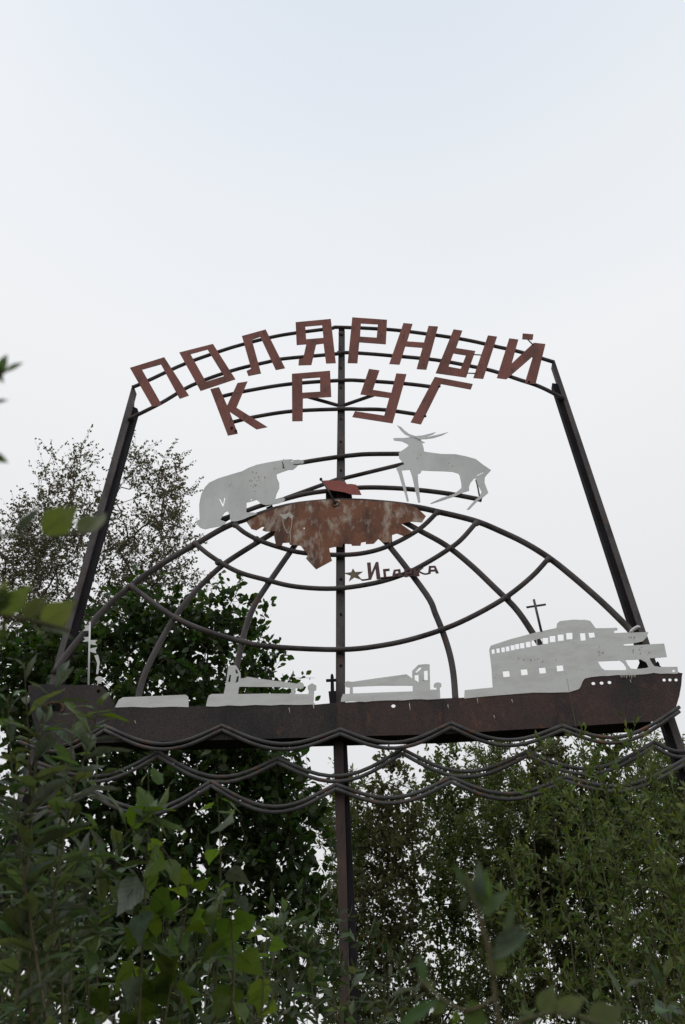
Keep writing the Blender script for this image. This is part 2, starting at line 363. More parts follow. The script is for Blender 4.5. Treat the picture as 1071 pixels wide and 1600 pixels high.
for pts in ([(366, 819), (383, 832.5), (407, 845), (438, 855.5), (475, 864), (536, 867), (579.5, 862), (616.5, 849), (656.5, 826), (684, 800)],
            [(303, 847), (330, 869), (370, 892.5), (416, 906), (462, 916.5), (524, 919.6), (586, 911), (632, 897), (666, 880), (700, 859), (721, 843), (745, 816)],
            [(203, 914), (240, 942), (274, 965), (320, 985), (370, 1000), (420, 1010), (530, 1015), (600, 1008), (660, 994), (720, 972), (785, 937), (830, 902), (858, 872)]):
    pipe('parallel', pts, 0.034, M_STEEL, sign, 0.115, 5)

def weld(p, w=0.115, r=0.052):
    u, v = uv(p, w); bm = bmesh.new(); bmesh.ops.create_icosphere(bm, subdivisions=2, radius=r)
    for q in bm.verts:
        q.co *= 1 + random.uniform(-0.14, 0.14); q.co.y *= 0.75
        q.co += Vector((u, -w + 0.01, v))
    put('weld', mesh_from('weld', bm, True), M_STEEL, sign)
for p in ((274, 965), (379, 1002), (690, 984), (793, 933), (342, 878), (419, 907), (651, 890), (706, 856), (401, 842), (656, 827), (205, 915), (305, 848), (744, 817), (858, 873), (684, 800), (368, 820)): weld(p)
for p in ((533, 521), (533, 553), (533, 595), (533, 639), (531, 714), (531, 867), (530, 919), (530, 1014)): weld(p, 0.07, 0.05)

# ---- red letters
LETTERS = [
 ('П', A1, [(42, 294), (206, 242), (322, 418), (277, 434), (190, 276), (100, 302), (192, 463), (147, 474)], []),
 ('О', A1, [(277, 218), (438, 176), (545, 342), (378, 399)], [[(331, 226), (412, 203), (490, 328), (404, 355)]]),
 ('Л', A1, [(576, 138), (690, 107), (783, 291), (738, 300), (664, 142), (624, 156), (668, 316), (607, 328), (598, 304), (620, 293)], []),
 ('Я', A1, [(834, 79), (1002, 61), (1025, 263), (978, 265), (966, 173), (931, 178), (908, 272), (846, 274), (848, 247), (869, 240), (884, 178), (838, 182)], [[(880, 98), (960, 90), (966, 147), (884, 155)]]),
 ('Р', A2, [(64, 55), (230, 62), (224, 173), (97, 167), (88, 264), (41, 263)], [[(105, 82), (186, 84), (180, 144), (101, 141)]]),
 ('Н', A2, [(308, 72), (352, 77), (326, 162), (406, 169), (428, 88), (474, 92), (418, 302), (371, 298), (399, 195), (317, 187), (290, 275), (240, 271)], []),
 ('Ь', A2, [(548, 106), (590, 112), (560, 195), (652, 208), (608, 335), (462, 316)], [[(547, 221), (607, 230), (582, 294), (524, 284)]]),
 ('I', A2, [(712, 136), (756, 142), (690, 341), (642, 336)], []),
 ('Й', A2, [(814, 148), (858, 153), (826, 270), (932, 167), (988, 172), (940, 368), (888, 364), (928, 232), (800, 347), (754, 342)], []),
 ('К', A1, [(426, 396), (468, 386), (506, 470), (556, 366), (604, 358), (550, 480), (698, 569), (645, 580), (518, 500), (556, 600), (508, 610)], []),
 ('Р', A1, [(815, 318), (998, 306), (1004, 430), (868, 435), (866, 542), (816, 542)], [[(865, 342), (950, 337), (950, 404), (865, 408)]]),
 ('У', A2, [(144, 301), (194, 307), (162, 396), (250, 408), (274, 319), (323, 322), (256, 551), (63, 522), (76, 495), (216, 514), (240, 432), (102, 418)], []),
 ('Г', A2, [(458, 331), (640, 366), (630, 393), (488, 366), (392, 562), (342, 552)], []),
]
WORDS = ['first', 'second', 'third', 'fourth', 'fifth', 'sixth', 'round half of the seventh', 'stem half of the seventh', 'eighth', 'first', 'second', 'third', 'fourth']
for i, (ch, cf, out, hol) in enumerate(LETTERS):
    o = plate('letter', cf(out), M_RED, sign, 0.134 + 0.002 * (i % 3), 0.006, [cf(h) for h in hol])
    o['label'] = 'faded red sheet metal letter, %s of the %s word' % (WORDS[i], 'long top' if i < 9 else 'short lower')
    co = np.array([v.co for v in o.data.vertices]); mid = co.mean(0)         # sheets are not quite true to the frame
    ta, tb = random.uniform(-0.05, 0.02), random.uniform(-0.035, 0.035)
    co[:, 1] += np.minimum(0.018, (co[:, 2] - mid[2]) * ta + (co[:, 0] - mid[0]) * tb)
    o.data.vertices.foreach_set('co', co.ravel()); o.data.update()
br = plate('letter_mark', A2([(878, 125), (930, 129), (926, 156), (876, 153)]), M_RED, sign, 0.136); br['label'] = 'small red square mark above the last letter of the long word'
for a, b in (((640, 226), (682, 229)), ((612, 315), (652, 317)), ((898, 150), (928, 180))):
    pipe('wire_link', A2([a, b]), 0.011, M_STEEL, sign, 0.128, 1, 6)
for p in A1([(527, 577)]) + A1([(548, 592)]) + A2([(908, 358), (480, 380), (412, 522)]):
    u, v = uv(p, 0.14); tube('bolt', [(u, -0.136, v), (u, -0.152, v)], 0.022, M_STEEL_DARK, sign, 6, False)

# ---- polar bear
BEAR = [(72, 745), (95, 735), (92, 640), (98, 600), (108, 562), (130, 520), (160, 488), (220, 460), (300, 435), (380, 412), (420, 390), (480, 368), (560, 352), (652, 336), (656, 330), (665, 335), (712, 332), (722, 338), (760, 335), (790, 342), (796, 350), (780, 366), (752, 372), (742, 385), (720, 402), (690, 403), (640, 420), (610, 432), (614, 460), (628, 490), (629, 525), (612, 560), (600, 602), (655, 591), (668, 598), (660, 612), (630, 625), (590, 634), (540, 640), (510, 632), (488, 612), (478, 603), (445, 613), (410, 622), (408, 688), (450, 688), (482, 693), (470, 702), (430, 716), (385, 735), (340, 748), (305, 748), (299, 735), (298, 702), (280, 678), (262, 690), (252, 704), (235, 738), (272, 752), (264, 768), (230, 780), (160, 793), (130, 800), (100, 790), (80, 770)]
bear = plate('polar_bear', C3(BEAR), M_WHITE, sign, 0.142, 0.006, [C3([(225, 595), (231, 595), (252, 634), (261, 588), (268, 590), (255, 648), (248, 646)]), C3([(644, 352), (652, 350), (651, 362), (645, 362)]), C3([(708, 343), (720, 341), (720, 347), (710, 349)]), C3([(434, 601), (442, 597), (450, 602), (442, 608)])])
bear['label'] = 'white sheet metal polar bear with long neck'
pipe('seam', C3([(648, 352), (656, 372), (654, 385), (662, 392)]), 0.008, M_STEEL_DARK, bear, 0.145, 4, 5)
pipe('seam', C3([(724, 366), (750, 366), (778, 362)]), 0.006, M_STEEL_DARK, bear, 0.145, 4, 5)
plate('bracket', [(345, 811), (360, 802), (362, 808), (350, 815)], M_STEEL_DARK, sign, 0.12, 0.03)
plate('bracket', C3([(540, 655), (580, 638), (590, 656), (570, 675)]), M_STEEL_DARK, sign, 0.10, 0.05)

# ---- reindeer
DEER = [(362, 192), (385, 189), (430, 190), (490, 182), (545, 196), (552, 208), (576, 220), (556, 226), (566, 250), (570, 280), (600, 285), (680, 296), (780, 298), (850, 312), (915, 330), (960, 365), (1018, 405), (990, 435), (976, 455), (975, 490), (988, 525), (1000, 556), (960, 590), (930, 610), (870, 670), (855, 668), (905, 610), (940, 580), (955, 550), (930, 505), (915, 458), (905, 460), (880, 490), (870, 520), (872, 542), (830, 555), (780, 578), (700, 605), (620, 630), (610, 627), (690, 590), (770, 565), (820, 525), (818, 490), (808, 445), (800, 428), (760, 416), (700, 412), (620, 410), (555, 406), (545, 425), (528, 432), (530, 480), (537, 540), (545, 620), (530, 622), (510, 540), (490, 450), (474, 402), (420, 406), (430, 450), (445, 510), (468, 612), (455, 615), (440, 560), (420, 500), (400, 430), (384, 395), (388, 385), (430, 368), (440, 365), (420, 345), (402, 325), (400, 290), (410, 280), (440, 262), (468, 240), (455, 228), (420, 212), (370, 206)]
deer = plate('reindeer', C4(DEER), M_WHITE, sign, 0.142, 0.006, [C4([(922, 438), (966, 417), (969, 421), (926, 443)])])
deer['label'] = 'white sheet metal reindeer with swept back antlers'
ant = plate('antlers', C4([(387, 103), (405, 112), (415, 115), (440, 140), (470, 162), (510, 176), (530, 188), (505, 190), (480, 184), (440, 165), (415, 140)]), M_WHITE, deer, 0.146, 0.005)
merge_plate(ant, C4([(500, 178), (560, 172), (610, 160), (648, 150), (630, 165), (580, 182), (530, 192)]), 0.153)
merge_plate(ant, C4([(520, 186), (600, 180), (660, 168), (732, 150), (690, 172), (630, 190), (580, 197), (535, 198)]), 0.16)
pipe('brace', C4([(916, 470), (925, 500), (941, 582)]), 0.012, M_STEEL, sign, 0.13, 2, 6)

# ---- landmass, flag, star and town name
LAND = [(50, 178), (120, 140), (200, 112), (300, 86), (400, 72), (530, 66), (640, 70), (760, 78), (850, 88), (915, 108), (960, 150), (940, 182), (888, 178), (850, 185), (836, 192), (893, 232), (850, 252), (812, 238), (788, 246), (790, 282), (745, 284), (720, 265), (695, 290), (655, 292), (655, 280), (632, 284), (628, 300), (585, 300), (582, 292), (540, 290), (534, 308), (497, 306), (470, 312), (475, 345), (484, 376), (403, 420), (352, 365), (362, 345), (340, 320), (325, 300), (272, 296), (265, 284), (235, 286), (228, 302), (200, 302), (188, 240), (200, 228), (148, 228), (130, 222), (142, 205), (130, 204), (100, 222), (75, 215)]
land = plate('landmass', C5(LAND), M_LAND, sign, 0.165, 0.007, [C5([(338, 209), (343, 207), (347, 212), (342, 216)])])
land['label'] = 'rusted brown sheet metal landmass at the top of the globe'
plate('paint_splash', C5([(215, 140), (245, 142), (268, 128), (290, 150), (280, 165), (262, 152), (248, 168), (232, 160)]), M_DRIP, land, 0.168, 0.002)
for pts in ([(236, 160), (236, 185), (252, 228), (266, 238), (278, 205), (282, 160)], [(270, 230), (274, 258), (272, 292)]):
    pipe('paint_drip', C5(pts), 0.006, M_DRIP, land, 0.169, 5, 5)
flag = plate('flag', FL([(215, 455), (300, 449), (410, 455), (480, 458), (535, 470), (555, 502), (620, 500), (690, 512), (705, 545), (735, 595), (760, 652), (620, 648), (520, 615), (420, 600), (285, 578), (245, 510)]), M_FLAG, sign, 0.17, 0.008)
flag['label'] = 'red flag planted on the rusted landmass'
fp = pipe('flagpole', FL([(195, 437), (290, 580), (400, 775)]), 0.013, M_STEEL, flag, 0.18, 1, 8)
u, v = uv(FL([(195, 437)])[0], 0.18); tube('finial', [(u, -0.165, v), (u, -0.195, v)], 0.022, M_STEEL_DARK, flag, 8)
u, v = uv(FL([(400, 775)])[0], 0.18)
tube('ring', [(u + 0.05 * math.cos(a), -0.176, v + 0.05 * math.sin(a)) for a in [i * math.pi / 8 for i in range(17)]], 0.008, M_STEEL, flag, 6)
plate('clamp', FL([(262, 585), (620, 600), (625, 682), (490, 690), (490, 740), (405, 740), (405, 695), (262, 695)]), M_STEEL_DARK, sign, 0.05, 0.16)

plate('star', TX([(137, 175), (160, 212), (236, 208), (187, 243), (230, 292), (152, 264), (97, 304), (116, 247), (45, 222), (120, 214)]), M_STAR, sign, 0.165, 0.008)['label'] = 'small five pointed star marking the town'
TOWN = [([(275, 120), (312, 117), (320, 215), (362, 114), (388, 112), (408, 265), (402, 285), (370, 284), (358, 180), (318, 282), (290, 284)], []),
        ([(432, 183), (498, 178), (499, 201), (460, 205), (468, 264), (440, 266)], []),
        ([(520, 264), (538, 190), (604, 182), (616, 256), (590, 258), (586, 240), (554, 243), (548, 262)], [[(558, 206), (581, 203), (583, 222), (556, 226)]]),
        ([(640, 186), (716, 172), (724, 226), (672, 234), (677, 262), (648, 264)], [[(665, 196), (695, 190), (698, 208), (669, 214)]]),
        ([(728, 180), (755, 178), (761, 203), (800, 172), (834, 171), (786, 208), (795, 250), (768, 253), (764, 230), (766, 254), (738, 256)], []),
        ([(876, 229), (884, 152), (950, 150), (984, 224), (955, 227), (946, 207), (905, 209), (904, 229)], [[(906, 171), (936, 169), (941, 187), (906, 189)]])]
town = None
for i, (o_, h_) in enumerate(TOWN):
    o = plate('town_letter', TX(o_), M_TEXT, sign, 0.165 + 0.001 * (i % 2), 0.006, [TX(h) for h in h_])
    o['label'] = 'small dark letter, %s of the town name beside the star' % WORDS[i]
pipe('wire_link', TX([(222, 288), (240, 292), (318, 280)]), 0.012, M_TEXT, sign, 0.158, 3, 6)
pipe('wire_link', TX([(385, 275), (480, 266), (600, 254), (690, 250), (790, 246)]), 0.013, M_TEXT, sign, 0.153, 3, 6)
pipe('wire_link', TX([(780, 205), (840, 232), (890, 226)]), 0.012, M_TEXT, sign, 0.158, 3, 6)

# ---- cargo ship
def circ(c, rx, ry=None, n=10):
    ry = ry or rx
    return [(c[0] + rx * math.cos(2 * math.pi * k / n), c[1] + ry * math.sin(2 * math.pi * k / n)) for k in range(n)]
HULL = [(44, 1071), (60, 1069), (110, 1070), (150, 1070), (160, 1072), (168, 1081), (176, 1094), (180, 1104), (250, 1104), (322, 1103), (400, 1102), (492, 1101), (525, 1098), (620, 1094), (725, 1090), (800, 1085), (885, 1078), (902, 1066), (912, 1060), (960, 1053), (1000, 1051), (1061, 1050), (1066, 1056), (1065, 1070), (1062, 1087), (1057, 1104), (1046, 1118), (1024, 1127), (860, 1137), (690, 1147), (530, 1151), (350, 1156), (180, 1160), (66, 1163), (56, 1140), (48, 1110)]
hh = [circ(p, 3.0, 2.6) for p in SB([(172, 675), (253, 671), (330, 665)])] + [circ(p, 2.6, 2.5) for p in SB([(865, 641), (922, 640), (982, 640)])]
hh += [circ((615, 1103), 3.4, 2.8), BW([(400, 275), (470, 262), (515, 285), (500, 330), (440, 330), (425, 388), (388, 385)]), circ((154, 1080), 3.0)]
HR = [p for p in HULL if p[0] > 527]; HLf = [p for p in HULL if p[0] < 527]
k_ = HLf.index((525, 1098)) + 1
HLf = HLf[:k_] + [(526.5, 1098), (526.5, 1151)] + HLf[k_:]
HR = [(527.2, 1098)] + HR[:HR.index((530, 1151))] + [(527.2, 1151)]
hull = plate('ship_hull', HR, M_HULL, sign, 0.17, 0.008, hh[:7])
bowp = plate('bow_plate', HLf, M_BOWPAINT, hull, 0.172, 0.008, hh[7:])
bowp['label'] = 'darker grey left half of the hull with the anchor hole'
for a_, b_ in (((181, 1105), (181, 1159)), ((350, 1104), (351, 1155)), ((692, 1092), (693, 1146)), ((527, 1099), (527, 1150)), ((868, 1082), (871, 1136))):
    pipe('weld_seam', [a_, ((a_[0] + b_[0]) / 2 + random.uniform(-1, 1), (a_[1] + b_[1]) / 2), b_], 0.004, M_HULL, hull, 0.173, 4, 5)
for x, y, l in ((746, 1091, 9), (800, 1093, 6), (772, 1118, 5), (640, 1099, 12), (452, 1106, 9), (211, 1126, 5), (700, 1101, 7), (985, 1062, 5)):
    pipe('paint_drip', [(x, y), (x + 1.5, y + l)], 0.005, M_DRIP, hull, 0.173 if x > 527 else 0.175, 1, 5)
hull['label'] = 'long dark brown hull of the sheet metal cargo ship'
# channel that stiffens the lower edge of the hull
def strip(name, pts, w0, depth, h, mat, parent):
    bm = bmesh.new()
    a = [uv(p, w0) for p in pts]
    plate_bm(bm, a + [(u, v + h) for u, v in a[::-1]], [], -w0, -w0 + depth)
    return put(name, mesh_from(name, bm), mat, parent)
strip('keel_channel', [(70, 1164.5), (180, 1161), (350, 1157), (530, 1152), (690, 1148), (860, 1138), (1018, 1128.5)], 0.158, 0.24, 0.035, M_STEEL_DARK, hull)
pipe('hawse_rim', BW([(385, 385), (378, 320), (400, 268), (470, 254), (520, 270), (535, 310), (515, 335)]), 0.014, M_RUST, hull, 0.178, 4, 6)
sup = [(690 + x * 381 / 1071, 920 + y * 381 / 1071) for x, y in [(100, 482), (102, 445), (225, 433), (220, 350), (210, 268), (216, 250), (300, 222), (420, 190), (505, 172), (508, 152), (520, 142), (580, 135)]]
sup += SB([(30, 53), (90, 52), (140, 62), (158, 85), (195, 135), (370, 132), (392, 128), (411, 138), (405, 155), (378, 157), (376, 182), (490, 178), (712, 172), (692, 225), (655, 262), (590, 278), (562, 282), (462, 290), (480, 306), (600, 300), (700, 293), (865, 285), (892, 415), (720, 430), (742, 470), (768, 505), (830, 514), (995, 512), (1003, 578)])
pl = SB([(960, 580), (900, 578), (830, 580), (760, 572), (690, 584), (600, 590), (500, 592), (400, 593), (320, 602), (250, 602), (160, 612), (90, 626), (70, 650), (55, 690), (40, 720)]) + C8([(600, 442), (560, 454), (480, 456), (400, 456), (310, 463), (200, 472)])
wins = []
for k, (x, y) in enumerate([(227, 275), (249, 271), (271, 267), (291, 263), (313, 258), (333, 253), (355, 249), (381, 244), (407, 238), (432, 233), (457, 228), (488, 220), (524, 214), (562, 207)]):
    a, b = 7.0 + k * 0.55, 11.0 + k * 0.36
    wins.append(C8([(x - a, y - b + 2), (x + a - 1, y - b), (x + a, y + b - 2), (x - a + 2, y + b)]))
for x, y in [(285, 374), (364, 366), (444, 359), (521, 349)]:
    wins.append(C8([(x - 16, y - 12), (x + 12, y - 14), (x + 16, y + 11), (x - 12, y + 14)]))
wins += [SB([(40, 182), (90, 180), (98, 252), (50, 258)]), SB([(122, 178), (180, 175), (188, 222), (135, 230)]),
         SB([(215, 460), (430, 450), (470, 480), (495, 525), (488, 545), (285, 545), (250, 520)]), SB([(484, 445), (635, 440), (690, 470), (712, 515), (690, 525), (590, 535), (540, 530), (510, 495)]),
         circ(SB([(958, 552)])[0], 2.1)]
so = plate('superstructure', sup + pl, M_SHIP, hull, 0.176, 0.006, wins)
so['label'] = 'white multi deck superstructure with rows of cut out windows'
pipe('brush_mark', SB([(440, 596), (448, 625)]), 0.005, M_DRIP, so, 0.178, 1, 4)
for k in range(12):
    x = 440 + k * 13
    pipe('brush_mark', SB([(x, 590), (x + random.uniform(-6, 8), 606 + random.uniform(0, 34) * (1 if 3 < k < 10 else 0.5))]), 0.004, M_DRIP, so, 0.178, 1, 4)
mast = pipe('mast', [(834.5, 937), (846.5, 988)], 0.016, M_STEEL, hull, 0.165, 1, 8)
pipe('crossbar', [(823, 949), (853, 944.5)], 0.014, M_STEEL, mast, 0.165, 1, 8)
pipe('davit', SB([(535, 178), (560, 150), (610, 122), (618, 135)]), 0.022, M_WHITE, hull, 0.165, 3, 6)
plate('bollard', SB([(780, 520), (785, 480), (795, 460), (805, 460), (818, 480), (822, 500), (850, 520)]), M_STEEL_DARK, hull, 0.14, 0.05)
plate('ladder_gusset', SB([(596, 540), (635, 445), (690, 470), (712, 520)]), M_STEEL_DARK, hull, 0.09, 0.02)
plate('bow_lug', SB([(1005, 570), (1045, 575), (1040, 600), (1010, 598)]), M_STEEL_DARK, hull, 0.15, 0.03)
hc = plate('hatch_cover', C6([(553, 574), (575, 530), (600, 515), (780, 508), (962, 500), (977, 512), (979, 572), (880, 569), (760, 574), (660, 570)]), M_SHIP, hull, 0.176, 0.006); hc['label'] = 'plain white hatch cover on the left end of the deck'
c1 = [(12, 448), (22, 392), (36, 356), (60, 344), (160, 343), (180, 250), (198, 115), (212, 105), (262, 104), (300, 165), (302, 215), (330, 212), (362, 200), (430, 212), (600, 235), (720, 250), (775, 258)]
c1 += [(803 + 30 * math.cos(a), 275 + 30 * math.sin(a)) for a in [-2.4, -1.6, -0.8, 0, 0.8, 1.6, 2.4]]
c1 += [(762, 294), (752, 344), (868, 345), (872, 312), (862, 305), (864, 275), (898, 254), (936, 274), (934, 312), (917, 316), (912, 430), (918, 462), (912, 464), (905, 432), (800, 436), (640, 434), (560, 440), (420, 436), (310, 444), (200, 440), (100, 450)]
cr1 = plate('deck_crane', CL(c1), M_SHIP, hull, 0.178, 0.006, [CL([(290, 284), (600, 286), (728, 292), (722, 342), (500, 341), (278, 345)]), CL([(208, 185), (222, 183), (214, 245), (196, 243)]), CL([(268, 200), (288, 192), (282, 240), (258, 252)]), CL([(256, 140), (268, 138), (284, 172), (262, 175)])])
cr1['label'] = 'white deck crane with its boom lying to the right'
c2 = [(176, 410), (180, 380), (192, 345), (250, 342), (252, 288), (238, 288)]
c2 += [(234 + 27 * math.cos(a), 262 + 26 * math.sin(a)) for a in [1.9, 2.6, 3.3, 4.0, 4.7, 5.3]]
c2 += [(275, 242), (480, 212), (725, 179), (774, 214), (772, 152), (825, 100), (880, 94), (920, 96), (924, 308), (976, 308), (976, 290), (955, 290), (952, 268), (966, 252), (990, 246), (1018, 258), (1016, 284), (1004, 290), (1010, 386), (900, 392), (820, 386), (700, 398), (560, 398), (460, 402), (380, 412), (280, 404)]
cr2 = plate('deck_crane', CRR(c2), M_SHIP, hull, 0.178, 0.006, [CRR([(276, 284), (500, 274), (776, 274), (778, 322), (600, 328), (278, 340)]), CRR([(800, 160), (830, 125), (854, 118), (842, 140), (810, 166)]), CRR([(792, 186), (826, 182), (828, 246), (796, 226)]), CRR([(872, 150), (902, 146), (904, 228), (874, 228)])])
cr2['label'] = 'white deck crane with its boom lying to the left'
bt = plate('bollard', CRR([(72, 322), (135, 318), (135, 432), (84, 440)]), M_STEEL_DARK, hull, 0.16, 0.06)
plate('pin', CRR([(90, 320), (90, 190), (98, 174), (108, 176), (115, 190), (120, 320)]), M_STEEL_DARK, bt, 0.14, 0.03)
plate('crossbar', CRR([(52, 220), (135, 216), (136, 232), (52, 236)]), M_STEEL_DARK, bt, 0.148, 0.03)
# signal mast on the forecastle
sm = pipe('signal_mast', [(140.8, 972), (138.5, 1072)], 0.012, M_WHITE, hull, 0.16, 1, 8)
for q in ([(656, 1020), (620, 1024), (630, 1042), (612, 1062), (654, 1060)], [(656, 1105), (615, 1108), (628, 1122), (608, 1142), (655, 1140)], [(664, 1130), (718, 1128), (700, 1148), (716, 1168), (664, 1160)], [(664, 1192), (716, 1180), (704, 1204), (710, 1228), (664, 1215)]):
    plate('signal_flag', PN(q), M_WHITE, sm, 0.162, 0.005)
plate('halyard_end', PN([(695, 1242), (722, 1236), (735, 1290), (722, 1380), (708, 1378), (716, 1300)]), M_WHITE, hull, 0.15, 0.004)
plate('light_knob', BW([(795, 62), (805, 42), (835, 34), (860, 45), (862, 68), (845, 75), (850, 98), (815, 96), (818, 76)]), M_WHITE, hull, 0.172, 0.01)

# rust freckles eaten through the white paint
M_SPOT = coloured('rust_freckle', (0.40, 0.32, 0.25), (0.50, 0.45, 0.40), None, 20, 0.9)
def freckles(parent, cf, box, n, w, lo=2.5, hi=7.0):
    for k in range(n):
        x, y = random.triangular(box[0], box[2]), random.triangular(box[1], box[3])
        r = random.uniform(lo, hi); st = random.uniform(1.0, 1.9)
        plate('rust_spot', cf([(x + r * random.uniform(.5, 1) * math.cos(a), y + r * st * random.uniform(.5, 1) * math.sin(a)) for a in [i * math.pi / 3.5 for i in range(7)]]), M_SPOT, parent, w, 0.0012)
freckles(bear, C3, (410, 410, 560, 560), 22, 0.1432); freckles(bear, C3, (280, 450, 360, 540), 5, 0.1432); freckles(bear, C3, (590, 360, 620, 420), 3, 0.1432)
freckles(deer, C4, (470, 230, 560, 360), 8, 0.1432, 2, 5); freckles(deer, C4, (640, 320, 800, 380), 5, 0.1432, 2, 5)
freckles(so, SB, (190, 310, 300, 430), 9, 0.1772, 4, 11); freckles(so, SB, (470, 200, 680, 245), 6, 0.1772, 4, 9); freckles(so, SB, (460, 320, 760, 400), 8, 0.1772, 4, 10); freckles(so, C8, (250, 300, 540, 330), 8, 0.1772, 2, 5)

# ---- rolling wave rods hung below the hull: each scallop is a pair of rods
def scallop(a, low, b, w, r=0.0215):
    for k, dy in enumerate((0.0, 8.6)):
        pa = (a[0], a[1] + dy * 0.8); pb = (b[0], b[1] + dy * 0.8)
        t = (low[0] - a[0]) / (b[0] - a[0]); pts = []
        for i in range(13):
            s = i / 12; x = a[0] + (b[0] - a[0]) * s
            y = pa[1] * (1 - s) + pb[1] * s
            dep = (low[1] + dy) - (pa[1] * (1 - t) + pb[1] * t)
            sag = 4 * s * (1 - s)
            y += dep * (sag * (0.72 + 0.28 * sag) )
            pts.append((x, y))
        o = pipe('wave_rod', pts, r, M_WAVE, sign, w + random.uniform(-0.003, 0.003), 1, 8)
rows = [(0.205, [(30, 1154), (85, 1164), (163, 1136), (243, 1160), (347, 1136), (440, 1160), (532, 1142), (617, 1158), (705, 1132), (795, 1154), (879, 1136), (962, 1150), (1062, 1107)]),
        (0.11, [(60, 1194), (145, 1211), (247, 1177), (335, 1211), (434, 1187), (530, 1210), (629, 1173), (720, 1203), (825, 1176), (915, 1199), (1022, 1162), (1065, 1172), (1110, 1160)]),
        (0.13, [(-40, 1230), (50, 1262), (139, 1236), (232, 1262), (330, 1223), (418, 1258), (525, 1228), (615, 1244), (705, 1217), (795, 1238), (884, 1216), (955, 1228), (1072, 1188)])]
for w, pts in rows:
    q_ = [(x, y + (2.5 if k % 2 else -2.5)) for k, (x, y) in enumerate(pts)]
    for i in range(0, len(q_) - 2, 2): scallop(q_[i], q_[i + 1], q_[i + 2], w)

# ------------------------------------------------------------------ trees
def ell(px, py, Y, rx, ry, rz):
    """a clump of crown: centre seen at a pixel on plane Y, half sizes in photo pixels and metres"""
    c = at(px, py, Y); k = (c - CAM).dot(FWD) / FPX
    # a vertical extent covers fewer pixels when it is seen from below
    return (np.array(c), np.array((rx * k, rz, ry * k / math.cos(math.atan2(c.z - CAM.z, c.y)) * math.cos(math.atan2(c.z - CAM.z, c.y) - PITCH) )))
def sample(ells, n):
    w = np.array([e[1].prod() ** 0.75 for e in ells]); w /= w.sum()
    idx = RNG.choice(len(ells), n, p=w); out = []
    for i in idx:
        d = RNG.normal(size=3); d /= np.linalg.norm(d)
        out.append(ells[i][0] + d * RNG.random() ** 0.42 * ells[i][1])
    return np.array(out)
def skeleton(bases, pts, seglen, lean_pen=1.6, wob=0.06):
    """grow branches from the trunk tops to every point: each joins the nearest branch below it"""
    P = [np.array(b[0], float) for b in bases]; par = [-1] * len(P)
    for bi, b in enumerate(bases):                      # trunks
        last = bi
        for q in b[1:]:
            P.append(np.array(q, float)); par.append(last); last = len(P) - 1
    root = np.mean([b[0] for b in bases], axis=0)
    ends = []
    order = np.argsort(np.linalg.norm((pts - root) * np.array((1.6, 1.6, 1.0)), axis=1))
    for i in order:
        A = np.array(P); d = pts[i] - A
        cost = np.linalg.norm(d, axis=1) + lean_pen * np.maximum(0, -d[:, 2]) + 0.35 * np.linalg.norm(d[:, :2], axis=1)
        cost[A[:, 2] < 0.9] += 6
        j = int(cost.argmin()); a = P[j]; v = pts[i] - a; L = np.linalg.norm(v)
        n = max(1, int(L / seglen)); last = j
        side = RNG.normal(size=3) * wob * L
        for k in range(1, n + 1):
            t = k / n
            q = a + v * t + side * math.sin(math.pi * t) - np.array((0, 0, 1)) * 0.10 * L * math.sin(math.pi * t)
            P.append(q); par.append(last); last = len(P) - 1
        ends.append(last)
    return np.array(P), np.array(par), ends
def branch_mesh(P, par, r_tip, power, sides=5, rmax=0.3):
    n = len(P); cnt = np.zeros(n); kids = np.zeros(n, int)
    for i in range(n):
        if par[i] >= 0: kids[par[i]] += 1
    cnt[kids == 0] = 1
    for i in range(n - 1, -1, -1):
        if par[i] >= 0: cnt[par[i]] += cnt[i]
    rad = np.minimum(r_tip * np.maximum(cnt, 1) ** power, rmax)
    # chains
    child = [[] for _ in range(n)]
    for i in range(n):
        if par[i] >= 0: child[par[i]].append(i)
    verts, faces = [], []
    starts = [(i, None) for i in range(n) if par[i] < 0]
    while starts:
        i, p = starts.pop()
        pts, rr = ([], [])
        if p is not None: pts.append(Vector(P[p])); rr.append(min(rad[p], rad[i] * 1.25))
        while True:
            pts.append(Vector(P[i])); rr.append(rad[i])
            if not child[i]: break
            c = sorted(child[i], key=lambda k: -cnt[k])
            for k in c[1:]: starts.append((k, i))
            i = c[0]
        if len(pts) > 1: tube_data(pts, rr, sides if rr[0] > 3 * r_tip else 3, verts, faces)
    return verts, faces
LEAF_V = {'oval': np.array([(0, 0, 0), (0.30, 0.35, 0.07), (-0.30, 0.35, 0.07), (0.24, 0.70, 0.05), (-0.24, 0.70, 0.05), (0, 1.0, -0.05)]),
          'slim': np.array([(0, 0, 0), (0.14, 0.33, 0.04), (-0.14, 0.33, 0.04), (0.11, 0.68, 0.02), (-0.11, 0.68, 0.02), (0, 1.0, -0.08)])}
LEAF_F = [(0, 1, 2), (1, 3, 4, 2), (3, 5, 4)]
